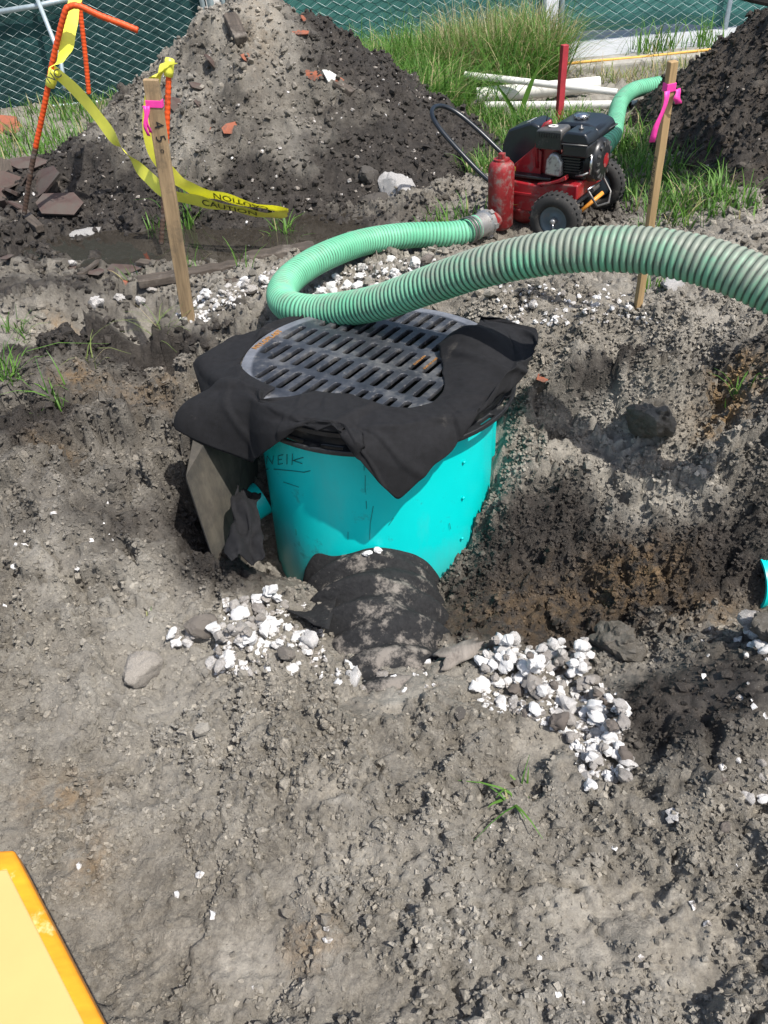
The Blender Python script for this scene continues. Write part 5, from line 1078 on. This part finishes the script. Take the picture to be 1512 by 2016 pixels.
pA = aty(334, 120, yr); pB = aty(332, 146, yr); wrapband('tape_knot', (pA+pB)/2, .018, .065, pA-pB, 'yellow tape wrapped over the tip of the straight orange bar')
me_ = text_mesh('ON', .05); pA = aty(106, 148, yb-.10); me_.transform(ori(CAM-pA, Vector(pA)) @ Matrix.Rotation(math.radians(200), 4, 'Z')); o = link('lettering', me_, M_INK, COL.objects['tape_knot'])

# ------------------------------------------------------------------ grass
def blades(name, pts, hts, wid, mat, seed, lean=.5, parent=None, dry=.12, origin=None):
    r = np.random.default_rng(seed); n = len(pts); K = 5; t = np.linspace(0, 1, K)[None]; a = r.random(n)*6.283; ln = (lean*(.25+r.random(n)))[:, None]; bend = (.6+1.6*r.random(n))[:, None]
    h = hts[:, None]; dx = np.cos(a)[:, None]; dy = np.sin(a)[:, None]
    out = h*ln*t**bend*1.0; up_ = h*(t-.42*ln*t**3)
    X = pts[:, 0:1]+dx*out; Y = pts[:, 1:2]+dy*out; Z = pts[:, 2:3]+up_-.01
    w = wid[:, None]*(1-t**1.7)*.5+.0004; ox, oy = -dy*w, dx*w
    V = np.stack([np.stack([X-ox, Y-oy, Z], -1), np.stack([X+ox, Y+oy, Z], -1)], 2).reshape(n, K*2, 3)
    base = (np.arange(n)*K*2)[:, None, None]; q = np.array([[2*i, 2*i+1, 2*i+3, 2*i+2] for i in range(K-1)])[None]
    o0 = np.array(origin) if origin is not None else np.zeros(3)
    m2 = nmesh(name, (V-o0).reshape(-1, 3), (base+q).reshape(-1, 4)); rv = r.random(n)*.84; rv = np.where(r.random(n) < dry, .95, rv); attr(m2, 'rnd', np.repeat(rv, K*2)); attr(m2, 'hgt', np.tile(np.repeat(np.linspace(0, 1, K), 2), n))
    return link(name, m2, mat, parent, True)
def field(poly, n, hmin, hmax, w, seed, clump=.0):
    r = np.random.default_rng(seed); P = []; xs_ = [p[0] for p in poly]; ys_ = [p[1] for p in poly]
    while len(P) < n:
        x, y = r.uniform(min(xs_), max(xs_)), r.uniform(min(ys_), max(ys_))
        if inpoly(x, y, poly) and vn(np.array([x*2.2]), np.array([y*2.2]), seed)[0] > r.random()*.75: P.append((x, y, H(x, y)))
    P = np.array(P); hh = hmin+(hmax-hmin)*r.random(n)*(.5+.9*vn(P[:, 0]*1.8, P[:, 1]*1.8, seed+5)); return P, hh, w*(.6+.8*r.random(n))
g = [tuple(hitb(x, y)[:2]) for x, y in ((690, 200), (1060, 150))]
tall = [(-.05, 5.6), (.35, 5.2), (1.0, 5.9), (1.7, 6.6), (1.75, 7.7), (.8, 7.9), (-.4, 7.9), (-.4, 6.2)]
P, hh, w = field(tall, 15000, .22, .62, .008, 21); props(blades('tall_grass', P, hh, w, M_GRASS, 22, 1.05, dry=.12), 'tall green grass growing between the left heap and the fence', 'grass', kind='stuff')
P, hh, w = field([(.8, 6.4), (1.75, 6.7), (1.8, 7.6), (.9, 7.7)], 2600, .35, .70, .007, 23); props(blades('dry_tall_grass', P, hh, w, M_GRASSD, 24, .9, dry=.55), 'straw coloured seeding grass in front of the fence', 'grass', kind='stuff')
P, hh, w = field([(.35, 5.0), (.62, 4.3), (.95, 3.95), (1.45, 4.0), (1.75, 4.6), (1.5, 5.2), (.7, 5.9)], 7000, .05, .20, .006, 25); props(blades('low_grass', P, hh, w, M_GRASS, 26, .8), 'low green grass behind the pump', 'grass', kind='stuff')
P, hh, w = field([(-4.2, 5.6), (-1.6, 5.4), (-1.0, 6.2), (-.9, 7.9), (-4.2, 7.9)], 3600, .06, .22, .008, 27); props(blades('fence_grass', P, hh, w, M_GRASS, 28, .7), 'grass along the foot of the dark green fence at left', 'grass', kind='stuff')
P, hh, w = field([(1.25, 3.3), (1.55, 3.05), (1.8, 3.3), (1.75, 4.1), (1.5, 4.4), (1.3, 3.9)], 650, .05, .17, .006, 29); props(blades('path_grass', P, hh, w, M_GRASS, 30, .8), 'grass between the pump and the right heap', 'grass', kind='stuff')
def tuft(px, py, n, hmin, hmax, w, spread, label, seed, mat=None, lean=.7, P0=None, name='grass_tuft'):
    c = np.array(P0 if P0 is not None else hit(px, py)); r = np.random.default_rng(seed); P = np.stack([c[0]+r.normal(size=n)*spread, c[1]+r.normal(size=n)*spread, np.full(n, c[2])], 1); P[:, 2] = Hs(P[:, 0], P[:, 1]) if P0 is None else c[2]
    e = empty(name, tuple(c)); blades('leaf_blades', P, hmin+(hmax-hmin)*r.random(n), w*(.6+.8*r.random(n)), mat or M_GRASS, seed, lean, e, .08, c); props(e, label, 'grass'); return e
tuft(368, 455, 36, .12, .26, .008, .035, 'green grass tuft right of the weathered stake at the puddle', 101)
tuft(312, 475, 22, .08, .16, .007, .025, 'small grass tuft at the foot of the straight orange bar', 102)
tuft(560, 492, 44, .10, .24, .008, .035, 'green grass tuft at the right end of the puddle under the tape', 103)
tuft(520, 415, 18, .08, .18, .006, .03, 'thin grass blades behind the end of the caution tape', 104)
tuft(470, 520, 9, .08, .16, .005, .03, 'few grass blades rising through the near plank', 105)
tuft(380, 535, 12, .05, .11, .006, .025, 'short grass blades between the two planks', 106)
tuft(258, 548, 8, .06, .13, .005, .015, 'thin grass sprig beside the shiny slate flake', 107)
tuft(905, 432, 50, .05, .17, .006, .06, 'grass tuft left of the pump coupling', 108)
tuft(850, 445, 26, .05, .12, .006, .05, 'grass tuft at the hose left of the pump', 109)
tuft(1275, 462, 26, .05, .15, .006, .03, 'grass tuft at the thin stake above the green hose', 110)
tuft(1285, 566, 34, .03, .09, .005, .03, 'small grass tuft below the hose right of the thin stake', 111)
tuft(1375, 405, 90, .08, .24, .007, .09, 'spiky grass tuft at the foot of the right heap', 112)
tuft(1250, 350, 80, .08, .22, .007, .10, 'grass tuft behind the right wheel of the pump', 113)
tuft(1320, 335, 60, .06, .20, .007, .10, 'grass tuft left of the right heap behind the thin stake', 114)
tuft(1455, 770, 12, .06, .14, .005, .012, 'pale grass roots hanging on the right pit bank', 115, lean=.9)
tuft(20, 745, 26, .10, .24, .005, .02, 'drooping grass tuft on the left edge of the pit', 116, lean=1.3)
tuft(110, 795, 16, .05, .14, .005, .02, 'small green sprig on the left pit slope', 117, lean=1.1)
tuft(185, 715, 9, .06, .14, .004, .012, 'bleached grass blades on the left pit slope', 118, M_GRASSD, 1.3)
tuft(40, 660, 30, .05, .13, .005, .04, 'faint grass tuft at the far left above the pit', 119, lean=1.0)
tuft(315, 655, 24, .08, .17, .003, .015, 'dark hanging roots beside the weathered stake foot', 120, M_GRASSD, 1.4)
tuft(1005, 1575, 8, .03, .075, .005, .008, 'single green weed sprig on the foreground soil', 121, lean=1.6)
tuft(1030, 1545, 4, .03, .06, .004, .008, 'tiny weed sprig above the single green one', 122, lean=1.4)
tuft(288, 1212, 10, .012, .03, .003, .006, 'tiny green seedling left of the limestone heap', 123, lean=.9)
def seedling(px, py):
    c = np.array(hitb(px, py)); e = empty('broad_leaf_sprout', tuple(c)); 
    for k, (dx, h, w) in enumerate(((-.16, .27, .030), (.12, .36, .036))):
        pts = [(dx*t**1.4, -.02*t, h*t) for t in np.linspace(0, 1, 9)]; v = []; f = []
        for (x, y, z), t in zip(pts, np.linspace(0, 1, 9)): ww = w*math.sin(math.pi*min(1, .12+.88*t))**.8*.5+.0008; v += [(x-ww, y, z), (x, y+ww*.5, z-.001), (x+ww, y, z)]
        for i in range(8):
            for q in range(2): f.append((3*i+q, 3*i+q+1, 3*i+q+4, 3*i+q+3))
        m2 = mesh('leaf', v, f); attr(m2, 'rnd', np.full(len(v), .62)); attr(m2, 'hgt', np.zeros(len(v))); link('leaf', m2, M_GRASS, e, True)
    props(e, 'broad two leaved sprout in the grass behind the pump', 'plant')
seedling(1020, 248)

# ------------------------------------------------------------------ white pipes, kerb, pavement, fence
def pvc(p0, p1, r, label):
    p0, p1 = Vector(p0), Vector(p1); e = empty('pvc_pipe', p0); d = p1-p0
    o = MB().lathe([(r, 0), (r, d.length), (r*.9, d.length), (r*.9, 0)], 24, closed=True).build('pipe_wall', M_PVC, e, True); o.rotation_euler = d.to_track_quat('Z', 'Y').to_euler(); auto_smooth(o); props(e, label, 'pipe')
gz = .15
pvc(atz(915, 147, .33), atz(1215, 182, .22), .022, 'thin white plastic pipe lying slanted across the others')
pvc(atz(938, 188, gz+.05), atz(1180, 166, gz+.06), .052, 'thick white plastic pipe lying in the grass behind the pump')
pvc(atz(955, 208, gz+.03), atz(1260, 206, gz+.03), .026, 'thin white plastic pipe nearest the pump lying in the grass')
ky = 7.0; x0k, x1k = 1.55, 7.0
kb = empty('kerb'); kb['kind'] = 'structure'
for k in range(2): MB().box((x0k+k*2.8, ky, -.1), (x0k+2.79+k*2.8, ky+.35, .16)).build('kerb_stone', M_CONCR, kb, bevel=.025, seg=3)
o = MB().box((1.3, ky+.352, -.15), (12, 16, .150)).build('pavement', M_ROAD); props(o, kind='structure')
o = MB().tube([(x0k-.6, ky+.05, .12)]+[(x0k+t, ky+.06+.04*math.sin(t*1.7), .168+.004*math.sin(t*5)) for t in np.arange(0, 4.5, .15)], .010, 8).build('orange_cord', M_CORD, None, True); props(o, 'thin orange cord lying along the top of the kerb', 'cord')
for i, (px, py, n, lb) in enumerate(((1285, 118, 60, 'grass tuft growing over the kerb behind the thin stake'), (1390, 105, 40, 'pale grass tuft on the pavement beside the right heap'))):
    p = aty(px, py, 7.3); tuft(0, 0, n*2, .10, .34, .008, .10, lb, 140+i, P0=(p[0], 7.32, .15))
P, hh, w = field([(1.3, 6.55), (4.2, 6.45), (4.2, 6.95), (1.5, 6.95)], 900, .04, .20, .006, 31); props(blades('kerb_weeds', P, hh, w, M_GRASSD, 32, .9, dry=.4), 'thin dry weeds along the foot of the kerb', 'grass', kind='stuff')
FY = 8.05
def fence_panel(x0, x1, z0, z1, mats, scr, label, rails=True, y=FY, rail_z=None):
    e = empty('chain_link_fence', (x0, y, z0)); O = np.array([x0, y, z0])
    cw, chh = .066, .072; nxw = int((x1-x0)/cw); nzw = int((z1-z0)/chh); V = []; E = []
    mb = MB(); r = .0021
    for i in range(nxw):
        xa = i*cw; pts = []
        for k in range(nzw*2+1):
            pts.append((xa+(0 if (k+i) % 2 == 0 else cw), -.001+(.0025 if k % 2 else -.0025), k*chh/2+.02))
        mb.tube(pts, r, 3, False)
    mb.build('chain_link_mesh', M_WIRE, e)['kind'] = 'stuff'
    for xx in (.03, x1-x0-.03): MB().tube([(xx, .0, -.05), (xx, .0, z1-z0+.05)], .021, 12).build('post', M_GALV, e, True)
    MB().tube([(.03, 0, z1-z0), (x1-x0-.03, 0, z1-z0)], .018, 10).build('top_rail', M_GALV, e, True)
    if rails: MB().tube([(.03, 0, rail_z or .02), (x1-x0-.03, 0, rail_z or .02)], .019, 10).build('bottom_rail', M_GALV, e, True)
    sb, st = scr; nx_ = 60; V = []
    xx = np.linspace(.0, x1-x0, nx_); zz = np.linspace(0, 1, 14)
    X, Zt = np.meshgrid(xx, zz); bot = sb+.03*np.sin(X*2.6)+.015*np.sin(X*7); Z = bot+(st-bot)*Zt; Yy = .02+.014*(fbm(X+x0, Z, 2.2, 3, 55)-.2)+.006*np.sin(X*9)*(1-Zt)
    m2 = nmesh('wind_screen', np.stack([X, Yy, Z], -1).reshape(-1, 3), grid_faces(nx_, 14)); o = link('wind_screen', m2, mats, e, True); s = o.modifiers.new('t', 'SOLIDIFY'); s.thickness = .002; s.offset = 1
    props(e, label, 'fence'); return e
pr = aty(1087, 60, FY); pl_ = aty(412, 20, FY); pR = aty(1428, 40, FY)
zr = aty(1250, 100, FY)[2]
fr = fence_panel(pr[0]+.05, 6.2, zr, zr+1.85, M_SCRN_L, (.16, 1.85), 'lighter green screened chain link fence panel at right above the pavement', rail_z=.0)
MB().tube([(pR[0]-pr[0]-.05, -.03, -.02), (pR[0]-pr[0]-.05, -.03, 1.85)], .021, 12).build('post', M_GALV, fr, True)
MB().tube([(pr[0]-pr[0]-1.0, -.12, -.02), (.0, -.06, .01), (.4, -.0, .01)], .017, 10).build('bottom_rail', M_GALV, fr, True)
fence_panel(pl_[0]+.10, pr[0]-.06, .02, 1.9, M_SCRN_L, (-.05, 1.85), 'middle green screened chain link fence panel behind the tall grass')
fl_ = fence_panel(-5.5, pl_[0]-.02, .02, 1.9, M_SCRN_D, (-.06, 1.85), 'dark green screened chain link fence panel at left behind the orange bars')
pq = aty(68, 0, FY-.1); p2 = aty(118, 110, FY-.25)
o0 = Vector((-5.5, FY, .02))
MB().tube([Vector(aty(66, -20, FY-.06))-o0, Vector(p2)-o0, Vector(aty(128, 175, FY-.4))-o0], .019, 10).build('brace_pole', M_GALV, fl_, True)
MB().tube([Vector(aty(-60, 32, FY-.05))-o0, Vector(aty(70, 12, FY-.05))-o0, Vector(aty(150, -6, FY-.05))-o0], .021, 10).build('middle_rail', M_GALV, fl_, True)
for dx, w_ in ((0, .022), (.07, .03)): MB().tube([Vector((pl_[0]+dx-.01, FY-.05, .05))-o0, Vector((pl_[0]+dx-.10, FY-.05, 1.95))-o0], w_, 12).build('post', M_GALV, fl_, True)
# ------------------------------------------------------------------ machine parts at the picture's corners
zt = .22; c1, c2, c3 = atz(-10, 1664, zt), atz(26, 1672, zt), atz(212, 2030, zt); dv = (c3-c2); c4 = c2+dv*2.2; lf = np.array([-.9, 0, 0])
top = [c2, c1+np.array([-.25, .0, 0]), c1+np.array([-.25, 0, 0])+dv*2.4, c4]
mp = empty('machine_housing', (float(c4[0])-.3, float(c4[1]), 0)); o0 = np.array(mp.location)
props(mp, 'cream yellow machine panel with scuffed orange edge in the bottom left corner', 'machine panel')
def slab(name, poly, z0, z1, mat, bev):
    k = len(poly); v = [np.array([p[0], p[1], z1])-o0 for p in poly]+[np.array([p[0], p[1], z0])-o0 for p in poly]
    o = MB().add(v, [tuple(range(k)), tuple(range(2*k-1, k-1, -1))]+[(i, k+i, k+(i+1) % k, (i+1) % k) for i in range(k)]).build(name, mat, mp, bevel=bev, seg=3); b = bmesh.new(); b.from_mesh(o.data); bmesh.ops.recalc_face_normals(b, faces=b.faces); b.to_mesh(o.data); b.free(); return auto_smooth(o, 30)
nin = np.array([-dv[1], dv[0], 0]); nin /= np.linalg.norm(nin); nin = nin if nin[0] < 0 else -nin
slab('orange_edge', top, zt-.035, zt, M_ORANGEY, .006)
inn = [p+nin*.022 - dv/np.linalg.norm(dv)*(-.03 if i < 2 else 0) for i, p in enumerate(top)]
slab('top_panel', inn, zt-.02, zt+.002, M_CREAM, .002)
inn2 = [p+nin*.16+dv*(.25 if i < 2 else 0) for i, p in enumerate(top)]
slab('lower_body', inn2, -.08, zt-.036, M_ORANGEY, .01)
bc = aty(1512, -6, 3.4)
bk_ = empty('digger_bucket', tuple(bc)); props(bk_, 'dark corner of a digger bucket hanging at the top right', 'digger bucket')
prof = [(-.12, .02), (-.06, -.015), (.02, -.035), (.10, -.03), (.5, .05), (.7, .4), (.6, .6), (-.1, .3)]
v = [(p[0], 0, p[1]) for p in prof]+[(p[0], .5, p[1]) for p in prof]; k = len(prof)
o = MB().add(v, [tuple(range(k)), tuple(range(2*k-1, k-1, -1))]+[(i, k+i, k+(i+1) % k, (i+1) % k) for i in range(k)]).build('bucket_shell', M_DARKIRON, bk_, bevel=.01)
b = bmesh.new(); b.from_mesh(o.data); bmesh.ops.recalc_face_normals(b, faces=b.faces); b.to_mesh(o.data); b.free()
for k in range(3): MB().box((-.20, .05+k*.17, .0), (-.09, .13+k*.17, .04)).build('bucket_tooth', M_DARKIRON, bk_, bevel=.008)
